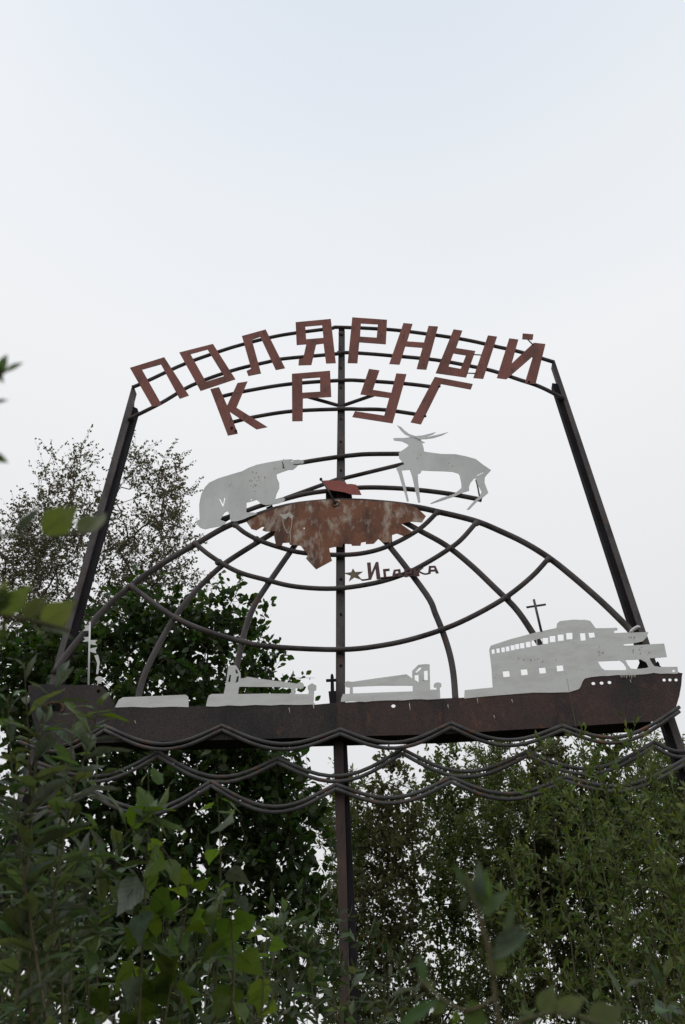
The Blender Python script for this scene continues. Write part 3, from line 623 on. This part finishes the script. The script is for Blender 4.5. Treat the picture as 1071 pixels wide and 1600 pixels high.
def leaf_mesh(name, pos, axis, size, shape, var=0.35):
    n = len(pos); T = LEAF_V[shape]
    axis = axis / np.linalg.norm(axis, axis=1)[:, None]
    nr = RNG.normal(size=(n, 3)); nr[:, 2] += 0.6
    nr -= axis * (nr * axis).sum(1)[:, None]; nr /= np.linalg.norm(nr, axis=1)[:, None]
    sd_ = np.cross(axis, nr)
    s = size * (1 + var * RNG.uniform(-1, 1, n))
    V = pos[:, None, :] + s[:, None, None] * (T[None, :, 0, None] * sd_[:, None, :] + T[None, :, 1, None] * axis[:, None, :] + T[None, :, 2, None] * nr[:, None, :])
    me = bpy.data.meshes.new(name)
    V = V.reshape(-1, 3); me.vertices.add(len(V)); me.vertices.foreach_set('co', V.ravel())
    loops = np.array([0, 1, 2, 1, 3, 4, 2, 3, 5, 4]); st = np.array([0, 3, 7]); tot = np.array([3, 4, 3])
    me.loops.add(10 * n); me.loops.foreach_set('vertex_index', (np.arange(n)[:, None] * 6 + loops).ravel().astype(np.int32))
    me.polygons.add(3 * n)
    me.polygons.foreach_set('loop_start', (np.arange(n)[:, None] * 10 + st).ravel().astype(np.int32))
    me.update(calc_edges=True)
    me.polygons.foreach_set('use_smooth', [True] * len(me.polygons))
    return me
def tree(name, label, cat, bases, ells, n_ends, leaves_per, twig, size, shape, lmat, r_tip=0.006, power=0.42, seg=0.5, group=None, up=0.25, rmax=0.22, droop=0.0, twigs=3):
    base = np.array(bases[0][0]); root = empty(name, Vector(base))
    tag(root, label, cat, group)
    pts = sample(ells, n_ends)
    P, par, ends = skeleton(bases, pts, seg)
    v, f = branch_mesh(P, par, r_tip, power, rmax=rmax)
    # twigs and leaves
    pos, ax = [], []
    for e in ends:
        o = P[e]; back = o - P[par[e]]; back /= (np.linalg.norm(back) + 1e-6)
        for t in range(twigs):
            d = back * 0.5 + RNG.normal(size=3) * 0.65 + np.array((0, 0, up - droop)); d /= np.linalg.norm(d)
            L = twig * RNG.uniform(0.5, 1.25)
            bend = RNG.normal(size=3) * 0.12 * L + np.array((0, 0, -droop * 0.5 * L))
            tw = [Vector(o), Vector(o + d * L * 0.5 + bend * 0.3), Vector(o + d * L + bend)]
            tube_data(tw, [r_tip * 0.7, r_tip * 0.5, r_tip * 0.3], 3, v, f)
            m = max(1, leaves_per // twigs)
            s = RNG.uniform(0.08, 1.05, m)
            q = o[None, :] + d[None, :] * (L * s)[:, None] + bend[None, :] * (s ** 2)[:, None] + RNG.normal(size=(m, 3)) * size * 0.25
            pos.append(q); ax.append(d[None, :] * 0.7 + RNG.normal(size=(m, 3)) * 0.75 + np.array((0, 0, -0.15)))
    tr = put('trunk', raw_mesh('trunk', [Vector(p) - Vector(base) for p in v], f), M_BARK, root)
    cr_ = put('crown', leaf_mesh('crown', np.concatenate(pos) - base, np.concatenate(ax), size, shape), lmat, root)
    cr_['kind'] = 'stuff'
    return root

def gbase(px, py, Y, topz=None, dx=0.0):
    """trunk from the ground up to the point seen at a pixel"""
    t = at(px, py, Y); return [(t.x + dx, Y, -0.1), (t.x + dx * 0.75 + 0.05, Y + 0.05, t.z * 0.25), (t.x + dx * 0.4 - 0.06, Y - 0.04, t.z * 0.55), (t.x, Y, t.z)]

# sparse, fine leaved tree rising on the left behind the sign
YA = 13.0
tree('sparse_birch', 'tall sparse fine leaved tree reaching up behind the left post of the sign', 'tree',
     [gbase(120, 960, YA, dx=0.4), gbase(210, 960, YA + 0.4, dx=-0.5)],
     [ell(*a) for a in [(118, 722, YA, 13, 56, .3), (112, 760, YA, 24, 50, .4), (72, 768, YA, 20, 62, .4), (30, 800, YA, 16, 40, .4), (215, 725, YA, 12, 26, .3), (264, 735, YA + .4, 12, 36, .3), (15, 890, YA, 60, 60, .8), (60, 870, YA, 50, 50, .8), (112, 815, YA, 44, 44, .8), (208, 745, YA, 26, 40, .5), (252, 765, YA + .4, 36, 56, .8), (270, 800, YA + .4, 30, 50, .7), (232, 840, YA + .4, 60, 52, 1.0), (150, 830, YA, 48, 50, .9),
                        (40, 850, YA, 40, 44, .7), (278, 870, YA + .4, 28, 44, .6), (292, 925, YA + .4, 24, 30, .5), (165, 905, YA, 90, 50, 1.2), (60, 925, YA, 78, 50, 1.1), (20, 985, YA, 80, 60, 1.0), (240, 920, YA + .3, 55, 45, .9), (120, 985, YA, 100, 50, 1.1)]],
     640, 46, 0.52, 0.055, 'oval', L_BIRCH, r_tip=0.0055, seg=0.45, up=0.45, rmax=0.13)
# dense broad leaved tree, nearly black against the sky
YB = 12.0
tree('broadleaf_tree', 'dense dark broad leaved tree filling the space left of the centre post', 'tree',
     [gbase(300, 1250, YB, dx=0.3), gbase(200, 1300, YB + 0.3, dx=-0.2)],
     [ell(*a) for a in [(335, 965, YB, 52, 36, .7), (280, 1000, YB, 70, 50, 1.0), (375, 1020, YB, 44, 52, .8), (425, 1062, YB, 42, 16, .4), (200, 1010, YB, 70, 60, 1.0), (130, 1080, YB, 90, 80, 1.2), (300, 1100, YB, 120, 80, 1.4), (400, 1160, YB, 68, 60, 1.0),
                        (440, 1230, YB, 48, 46, .8), (330, 1220, YB, 130, 90, 1.4), (160, 1230, YB, 130, 100, 1.4), (450, 1320, YB, 55, 70, .9), (340, 1370, YB, 140, 120, 1.4), (140, 1400, YB, 150, 130, 1.4), (470, 1440, YB, 45, 80, .8), (300, 1520, YB, 190, 100, 1.4), (40, 1200, YB, 80, 160, 1.2), (40, 1060, YB, 90, 60, 1.0), (90, 1000, YB, 60, 40, .8), (60, 1520, YB, 120, 110, 1.2)]],
     820, 39, 0.55, 0.132, 'oval', L_DARK, r_tip=0.007, seg=0.5, up=0.1, rmax=0.16)
# row of willows behind the sign on the right
WIL = [(548, 1215, 15.0, 48, 'willow directly right of the centre post behind the sign'),
       (615, 1190, 14.0, 52, 'young willow behind the waves, second right of the centre post'),
       (700, 1165, 15.5, 55, 'bushy willow behind the sign below the right deck crane'),
       (775, 1150, 14.2, 58, 'willow behind the sign below the left end of the superstructure'),
       (860, 1165, 15.0, 58, 'dense willow behind the sign below the ship windows'),
       (945, 1160, 14.0, 60, 'dense willow behind the sign below the ship bow'),
       (1030, 1150, 14.6, 62, 'rightmost willow of the row behind the sign beside the right post'),
       (1110, 1190, 15.2, 62, 'willow cut by the right edge of the picture')]
for i, (x, y, Y, w, lab) in enumerate(WIL):
    E = [(x, y + 28, Y, w * .40, 30, .5), (x - w * .3, y + 80, Y, w * .6, 46, .8), (x + w * .3, y + 110, Y, w * .7, 52, .9), (x, y + 170, Y, w * .95, 60, 1.0), (x - w * .2, y + 250, Y, w * .95, 60, 1.0), (x + w * .2, y + 330, Y, w * .9, 60, 1.0), (x, y + 410, Y, w, 50, 1.0)]
    thin = 0.72 if i in (1, 2) else 1.0
    tree('willow_tree', lab, 'tree', [gbase(x - 16, y + 150, Y, dx=-.2), gbase(x + 14, y + 190, Y + .3, dx=.25), gbase(x + 2, y + 120, Y - .3, dx=.1)], [ell(*e) for e in E],
         int((300 if i > 2 else 230) * (0.9 if thin < 1 else 1)), int(72 * thin), 0.44, 0.074 if i % 3 else 0.090, 'oval' if i % 3 else 'slim', (L_WILLOW, L_WILLOW_B, L_WILLOW_C)[(i * 2) % 3], r_tip=0.0045, seg=0.4, group='willows in a row behind the sign', up=0.5, rmax=0.06)

# ------------------------------------------------------------------ shrubs in front of the sign
def shrub(name, label, cat, stems, per, twig, size, shape, lmat, r0=0.012, group=None, spread=0.6, sparse_first=False):
    """slender upright shoots; stems are lists of world points from the ground up"""
    base = np.array(stems[0][0]); base[2] = 0; root = empty(name, Vector(base)); tag(root, label, cat, group)
    pos, ax = [], []
    for st in stems:
        pts = catmull(st, 8); v, f = [], []
        n = len(pts); tube_data([p - Vector(base) for p in pts], [r0 * (1 - 0.85 * i / (n - 1)) for i in range(n)], 5, v, f)
        P = np.array(pts); hi = P[:, 2] > 1.2
        k0 = int(np.argmax(hi))
        for k in range(per // 4 if sparse_first and st is stems[0] else per):
            s = RNG.uniform(k0, n - 1.01); i = int(s); o = P[i] + (P[i + 1] - P[i]) * (s - i)
            up_ = P[i + 1] - P[i]; up_ /= np.linalg.norm(up_)
            d = RNG.normal(size=3) * spread + up_ * 0.8; d /= np.linalg.norm(d)
            L = twig * RNG.uniform(0.4, 1.2) * (1.0 - 0.55 * (s - k0) / (n - k0))
            e = o + d * L
            tube_data([Vector(o - base), Vector(e - base)], [r0 * 0.3, r0 * 0.12], 3, v, f)
            m = 9; ss = RNG.uniform(0.05, 1.0, m)
            pos.append(o[None] + d[None] * (L * ss)[:, None]); ax.append(d[None] * 0.9 + RNG.normal(size=(m, 3)) * 0.5)
        put('stem', raw_mesh('stem', v, f), M_STEM, root)
    c = put('foliage', leaf_mesh('foliage', np.concatenate(pos) - base, np.concatenate(ax), size, shape), lmat, root); c['kind'] = 'stuff'
    return root
def stem_to(px, py, Y, dx=0.0, dy=0.0):
    t = at(px, py, Y)
    return [Vector((t.x + dx, Y + dy, -0.05)), Vector((t.x + dx * 0.7, Y + dy * 0.7, t.z * 0.35)), Vector((t.x + dx * 0.25, Y + dy * 0.3, t.z * 0.7)), Vector((t.x, Y, t.z))]
shrub('willow_shrub', 'slender olive willow shrub in front of the ship bow, one shoot crossing the hull', 'shrub',
      [stem_to(886, 1060, 6.5, -.05), stem_to(850, 1165, 6.2, -.15), stem_to(905, 1140, 6.6, .1), stem_to(930, 1170, 6.3, .15), stem_to(870, 1200, 6.0, 0), stem_to(825, 1240, 6.2, -.1), stem_to(800, 1330, 6.0, -.2), stem_to(900, 1260, 5.7, .1)],
      58, 0.40, 0.060, 'slim', L_MID, 0.011, sparse_first=True)
shrub('willow_shrub', 'dense olive willow shrub covering the foot of the right post', 'shrub',
      [stem_to(985, 1150, 6.4, .05), stem_to(960, 1180, 6.0, -.1), stem_to(1010, 1190, 6.6, .1), stem_to(1045, 1210, 6.2, .1), stem_to(1068, 1250, 5.9, .2), stem_to(1000, 1260, 5.7, 0), stem_to(950, 1290, 5.8, -.1), stem_to(1040, 1330, 5.5, .1), stem_to(1095, 1220, 6.0, .1)],
      64, 0.42, 0.062, 'slim', L_MID, 0.012)
shrub('willow_shrub', 'low leafy willow shrub at the foot of the centre post', 'shrub',
      [stem_to(500, 1390, 5.6, .0), stem_to(470, 1400, 5.3, -.1), stem_to(530, 1440, 5.8, .1), stem_to(575, 1470, 5.4, .1), stem_to(440, 1440, 5.2, -.1), stem_to(620, 1500, 5.6, .1), stem_to(545, 1500, 5.2, .0)],
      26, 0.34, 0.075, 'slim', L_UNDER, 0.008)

shrub('willow_shrub', 'dark tangled willow shrub behind the aspen saplings at the bottom left', 'shrub',
      [stem_to(x, y, 4.2 + (k % 4) * .25, random.uniform(-.3, .3)) for k, (x, y) in enumerate([(20, 1300), (70, 1350), (120, 1330), (170, 1400), (215, 1420), (260, 1400), (310, 1440), (350, 1420), (400, 1450), (440, 1430), (480, 1480), (95, 1440), (45, 1420), (290, 1500), (380, 1510)])],
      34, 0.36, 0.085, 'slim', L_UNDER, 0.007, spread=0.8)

# ------------------------------------------------------------------ near foliage, leaf by leaf
def make_leaf(name, prof, fold, curl, twist, jag, mat, petiole=0.10):
    """unit-length leaf along +y: prof gives half width at stations"""
    n = len(prof); V, F = [], []
    for i, wd in enumerate(prof):
        y = petiole + (1 - petiole) * i / (n - 1); z = -curl * y * y; a = twist * (y - 0.3)
        j = 1 + (jag if i % 2 else -jag) if 0 < i < n - 1 else 1
        for sx in (-1, -0.5, 0, 0.5, 1):
            x = sx * wd * j; zz = z + abs(sx) * wd * fold + 0.02 * math.sin(y * 14 + sx)
            V.append((x * math.cos(a), y - abs(sx) * 0.04, zz + x * math.sin(a)))
    for i in range(n - 1):
        for k in range(4):
            F.append((i * 5 + k, i * 5 + k + 1, (i + 1) * 5 + k + 1, (i + 1) * 5 + k))
    tube_data([Vector((0, 0, 0)), Vector((0, petiole, 0.0)), Vector((0, 0.6, -curl * 0.36 - 0.012))], [0.012, 0.011, 0.005], 3, V, F)
    me = raw_mesh(name, V, F); me.materials.append(mat); return me
LANCE = (0.015, 0.07, 0.105, 0.125, 0.12, 0.095, 0.055, 0.008)
BROAD = (0.02, 0.11, 0.16, 0.18, 0.17, 0.135, 0.08, 0.008)
ROUND = (0.05, 0.30, 0.36, 0.35, 0.30, 0.23, 0.14, 0.07, 0.008)
def variants(name, prof, mats, jag, cnt, fold=(0.1, 0.5), curl=(0.05, 0.5)):
    return [make_leaf(name, prof, random.uniform(*fold), random.uniform(*curl), random.uniform(-0.7, 0.7), jag, mats[i % len(mats)], 0.22 if prof is ROUND else 0.08) for i in range(cnt)]
V_LANCE = variants('leaf', LANCE, [L_NEAR, L_NEAR, L_PALE, L_NEAR], 0.03, 9)
V_BROAD = variants('leaf', BROAD, [L_NEAR, L_NEAR, L_NEAR, L_PALE, L_GREEN], 0.03, 9)
V_ROUND = variants('leaf', ROUND, [L_GREEN, L_GREEN, L_GREEN, L_PALE, L_GREEN, L_GREEN, L_GREEN, L_GREEN], 0.07, 15, (0.05, 0.3), (0.1, 0.45))
V_GRN = [v for v in V_ROUND if v.materials[0] is L_GREEN]
L_OLIVE = leaf_mat('near_olive_leaf', (0.080, 0.105, 0.038), (0.105, 0.128, 0.055), (0.18, 0.23, 0.03), 'object', 0.45, 0.5, 0.25, 0.015)
OVATE = (0.03, 0.22, 0.31, 0.33, 0.31, 0.25, 0.16, 0.08, 0.01)
V_OLV = variants('leaf', OVATE, [L_OLIVE], 0.03, 5, (0.05, 0.25), (0.05, 0.3))
V_OLB = variants('leaf', (0.02, 0.16, 0.235, 0.255, 0.24, 0.19, 0.12, 0.05, 0.01), [L_OLIVE], 0.03, 5, (0.1, 0.4), (0.05, 0.35))
V_YEL = variants('leaf', BROAD, [L_YELLOW], 0.03, 3)
def place_leaf(root, base, axis, nrm, L, var):
    axis = axis.normalized(); nrm = (nrm - axis * nrm.dot(axis)); nrm = nrm.normalized() if nrm.length > 1e-4 else axis.orthogonal()
    x = axis.cross(nrm).normalized()
    o = bpy.data.objects.new('leaf', random.choice(var)); COL.objects.link(o); o.parent = root
    m = Matrix(((x.x, axis.x, nrm.x, 0), (x.y, axis.y, nrm.y, 0), (x.z, axis.z, nrm.z, 0), (0, 0, 0, 1)))
    p = base - root.location
    o.matrix_basis = Matrix.Translation(p) @ m @ Matrix.Diagonal((L, L, L, 1))
    return o
def rnd3(s=1.0): return Vector((random.gauss(0, s), random.gauss(0, s), random.gauss(0, s)))
def spray(root, pts, L, var, n, r=0.004, s0=0.0, ang=(35, 65), hang=False):
    """a leafy shoot through the given points: stem plus alternate leaves from fraction s0 up"""
    c = catmull(pts, 8); m = len(c)
    tube('stem', [p - root.location for p in c], [r * (1 - 0.75 * i / (m - 1)) for i in range(m)], M_STEM, root, 6)
    ph = random.uniform(0, 6.28)
    for k in range(n):
        s = s0 + (1 - s0) * (k + 0.6) / n; x = min(s * (m - 1), m - 1.001); i = int(x); b = c[i] + (c[i + 1] - c[i]) * (x - i)
        t = (c[i + 1] - c[i]).normalized(); a = t.orthogonal().normalized(); q = t.cross(a)
        ph += 2.4 + random.uniform(-.35, .35)
        rad = a * math.cos(ph) + q * math.sin(ph); an = R(random.uniform(*ang)) * (0.55 if s > 0.93 else 1)
        ax = t * math.cos(an) + rad * math.sin(an) + Vector((0, 0, -0.12)) + rnd3(0.08)
        nr = t * math.sin(an) - rad * math.cos(an) + Vector((0, 0, 0.5)) + rnd3(0.15)
        if hang:                        # long-stalked leaves hang and show their faces
            ax = rad * 0.75 + Vector((0, 0, random.uniform(-0.75, 0.25))) + rnd3(0.15); nr = rad * 0.7 + Vector((0, 0, 0.75)) + rnd3(0.35)
        else: nr += rnd3(0.35)
        place_leaf(root, b, ax, nr, L * random.uniform(0.7, 1.2) * (1 - 0.45 * max(0, s - 0.8) / 0.2) , var)
def pathn(px, r):                       # pixels at one distance (or one distance each) -> points
    rr = r if hasattr(r, '__len__') else [r] * len(px)
    return [near(p[0], p[1], q) for p, q in zip(px, rr)]
def rooted(p, dx=0.0, dy=0.1):
    return [Vector((p.x + dx, p.y + dy, -0.03)), Vector((p.x + dx * 0.8, p.y + dy * 0.6, p.z * 0.5))]
def plant(name, label, cat, first, group=None):
    root = empty(name, Vector((first.x, first.y, 0))); tag(root, label, cat, group); return root

# tall willow at the left edge, its side shoots reach into the picture close to the lens
e0 = near(-60, 1000, .68)
pl1 = plant('near_willow', 'blurred near willow whose leaves reach in from the left edge', 'shrub', e0)
main = rooted(e0, -0.15, 0.05) + pathn([(-60, 1000), (-70, 800), (-45, 640), (-30, 540)], [.68, .67, .65, .63])
tube('stem', [p - pl1.location for p in catmull(main, 6)], 0.0045, M_STEM, pl1, 6)
def leaf_px(root, a, b, r, var, width_up=(0, -1, 0.35), r2=None):
    """one leaf from the pixel of its base to the pixel of its tip"""
    p, q = near(a[0], a[1], r), near(b[0], b[1], r2 or r)
    nr = (CAM - p).normalized() * -width_up[1] + Vector((width_up[0], 0, width_up[2]))
    return place_leaf(root, p, q - p, nr, (q - p).length, var)
def twig_px(root, px, r, rad=0.0015):
    tube('twig', [p - root.location for p in catmull(pathn(px, r), 5)], rad, M_STEM, root, 5)
one = lambda lst, i: [lst[i]]
twig_px(pl1, [(-45, 640), (-20, 600), (8, 580)], .65); leaf_px(pl1, (-8, 592), (12, 552), .65, one(V_BROAD, 0)); leaf_px(pl1, (6, 582), (36, 563), .65, one(V_LANCE, 0)); leaf_px(pl1, (-20, 560), (8, 600), .65, one(V_BROAD, 1))
twig_px(pl1, [(-45, 650), (-15, 630), (4, 626)], .65); leaf_px(pl1, (-6, 627), (14, 624), .65, one(V_LANCE, 1))
twig_px(pl1, [(-60, 740), (-20, 725), (0, 716)], .66); leaf_px(pl1, (-22, 705), (16, 722), .66, one(V_BROAD, 2))
twig_px(pl1, [(-70, 850), (10, 838), (60, 842), (140, 832)], .68)
leaf_px(pl1, (22, 838), (64, 786), .68, one(V_LANCE, 2)); leaf_px(pl1, (64, 834), (126, 790), .68, one(V_OLV, 0), (0.3, -1, 0.2)); leaf_px(pl1, (124, 838), (168, 794), .68, one(V_OLB, 1), (-.3, -1, 0.5), r2=.71); leaf_px(pl1, (80, 840), (110, 855), .68, one(V_LANCE, 2))
twig_px(pl1, [(-60, 960), (0, 962), (40, 968), (110, 985)], .72, .002)
for a, b, v, nn in (((-6, 962), (54, 912), V_OLB, (.3, -1, .3)), ((34, 968), (78, 922), V_OLB, (-.4, -1, .4)), ((64, 978), (120, 936), V_OLV, (.2, -1, .3)), ((60, 980), (126, 992), V_OLB, (0, -.7, 1)), ((-10, 958), (16, 902), V_OLB, (.5, -1, 0)), ((8, 962), (4, 1004), V_LANCE, (0, -1, 0)), ((-16, 960), (2, 1020), V_LANCE, (.3, -1, 0)), ((46, 974), (88, 1004), V_OLB, (0, -.5, 1)), ((-30, 934), (30, 926), V_OLB, (0, -1, .6))):
    leaf_px(pl1, a, b, .72, v, nn)

def thicket(name, label, shoots, L, var, group=None, r=0.0034, cat='shrub', ang=(35, 65)):
    f = near(*shoots[0][0][0], shoots[0][1]); root = plant(name, label, cat, f, group)
    for px, rr, n in shoots:
        pts = pathn(px, rr); rt = rooted(pts[0], random.uniform(-.15, .15), random.uniform(0, .2))
        below = [p - root.location for p in catmull(rt + [pts[0]], 4)]
        tube('stem', below, r, M_STEM, root, 6)
        spray(root, pts, L, var, n, r, ang=ang, hang=(cat == 'sapling'))
    return root
def shoots(lst, r0, r1, n, leanx=18):
    """upright shoots from the bottom edge to each tip pixel"""
    out = []
    for (x, y) in lst:
        r_ = random.uniform(r0, r1); b = 1640; dx = random.uniform(-leanx, leanx) * 4
        pts = [(x + dx, b), (x + dx * .6 + random.uniform(-8, 8), y + (b - y) * .62), (x + dx * .25 + random.uniform(-6, 6), y + (b - y) * .3), (x, y)]
        out.append((pts, r_, max(6, int(n * (b - y) / 400))))
    return out
thicket('near_willow', 'leafy near willow with pale leaf undersides in the lower left corner', shoots([(38, 1035), (12, 1090), (62, 1120), (25, 1200), (75, 1230)], 1.7, 2.0, 18), 0.095, V_LANCE + V_BROAD[:4])
thicket('near_willow', 'upright willow shoot crossing the ship forecastle on the left', [([(60, 1640), (78, 1450), (110, 1260), (140, 1160), (158, 1095)], 1.9, 34), ([(100, 1640), (112, 1480), (98, 1340), (120, 1250), (170, 1200)], 2.1, 24), ([(20, 1640), (34, 1450), (50, 1280), (62, 1160), (92, 1060)], 1.8, 30), ([(70, 1640), (84, 1420), (96, 1270), (112, 1170), (118, 1110)], 2.0, 26)], 0.10, V_BROAD + V_LANCE)
thicket('near_willow', 'silvery lance leaved willow below the waves, left of the aspen saplings', [([(40, 1640), (90, 1480), (150, 1370), (210, 1290), (245, 1265)], 2.2, 34), ([(140, 1640), (140, 1500), (165, 1400), (190, 1330)], 2.3, 24), ([(10, 1640), (30, 1500), (80, 1400), (150, 1330)], 2.1, 28)], 0.12, V_LANCE)
thicket('aspen_sapling', 'aspen sapling with broad bright green leaves under the second wave row', [([(215, 1640), (222, 1500), (228, 1380), (232, 1270), (232, 1200)], 2.2, 18), ([(250, 1640), (258, 1480), (262, 1400), (252, 1300)], 2.3, 12)], 0.105, V_ROUND, cat='sapling', ang=(50, 80), group='aspen saplings')
thicket('aspen_sapling', 'aspen sapling with yellowing leaves, nearest to the centre of the picture', [([(330, 1640), (338, 1520), (345, 1400), (343, 1290), (338, 1240)], 2.3, 13), ([(360, 1640), (366, 1520), (362, 1440), (368, 1375)], 2.2, 12), ([(405, 1640), (412, 1540), (418, 1450)], 2.4, 9)], 0.10, V_ROUND, cat='sapling', ang=(50, 80), group='aspen saplings')
thicket('aspen_sapling', 'low broad leaved aspen sapling at the bottom left', shoots([(180, 1370), (140, 1440), (285, 1420), (300, 1350)], 2.1, 2.4, 13), 0.098, V_ROUND, cat='sapling', ang=(50, 80), group='aspen saplings')
thicket('undergrowth_willow', 'dark low willow undergrowth along the bottom left edge', shoots([(30, 1330), (90, 1380), (60, 1440), (150, 1480), (20, 1480), (110, 1530), (200, 1500), (240, 1540), (170, 1560)], 2.3, 2.8, 22), 0.080, V_LANCE + V_BROAD[:4])
thicket('undergrowth_willow', 'dark low willow undergrowth below the aspen saplings', shoots([(290, 1480), (330, 1440), (380, 1490), (420, 1440), (450, 1400), (480, 1470), (400, 1540), (350, 1560), (500, 1520)], 2.6, 3.1, 20), 0.078, V_LANCE + V_BROAD[:4])
thicket('undergrowth_willow', 'pale leaved low willow shoots at the bottom beside the centre post', shoots([(560, 1500), (610, 1520), (600, 1560), (650, 1550), (540, 1560)], 2.4, 3.0, 22), 0.085, V_LANCE)
thicket('undergrowth_willow', 'dark low shoots along the bottom right edge', shoots([(980, 1540), (1040, 1520), (930, 1560), (1065, 1560)], 2.2, 2.8, 20), 0.085, V_LANCE + V_BROAD)
V_SPR = V_OLB + V_GRN[:4] + V_OLV[:2]
# close, blurred sprig in the lower middle
q0 = near(790, 1640, .75)
pl2 = plant('near_sapling', 'blurred sapling close to the lens in the lower middle right', 'sapling', q0)
tube('stem', [p - pl2.location for p in catmull(rooted(q0, .05, .1) + pathn([(786, 1640), (772, 1530), (755, 1450), (738, 1400), (728, 1370)], .75), 6)], 0.0018, M_STEM, pl2, 6)
for a, b, v in (((742, 1415), (760, 1355), V_SPR), ((740, 1405), (708, 1345), V_LANCE), ((748, 1430), (748, 1340), V_LANCE), ((752, 1432), (792, 1385), V_BROAD), ((745, 1420), (752, 1372), V_SPR), ((772, 1528), (782, 1472), V_SPR), ((768, 1500), (826, 1448), V_BROAD), ((790, 1470), (800, 1410), V_LANCE), ((770, 1475), (820, 1440), V_LANCE), ((730, 1400), (718, 1425), V_BROAD)):
    leaf_px(pl2, a, b, .75, v)
twig_px(pl2, [(775, 1560), (730, 1580), (690, 1560), (655, 1530)], .78)
for a, b, v in (((665, 1540), (655, 1488), V_BROAD), ((680, 1555), (664, 1520), V_LANCE), ((700, 1570), (672, 1582), V_SPR), ((715, 1575), (770, 1598), V_SPR), ((690, 1562), (612, 1596), V_LANCE), ((720, 1580), (705, 1600), V_SPR)):
    leaf_px(pl2, a, b, .78, v)
twig_px(pl2, [(784, 1610), (830, 1590), (880, 1582), (940, 1600)], .78)
for a, b, v in (((866, 1586), (918, 1552), V_SPR), ((850, 1588), (790, 1598), V_LANCE), ((846, 1586), (866, 1535), V_SPR), ((920, 1600), (975, 1566), V_SPR), ((840, 1590), (812, 1575), V_LANCE)):
    leaf_px(pl2, a, b, .78, v)
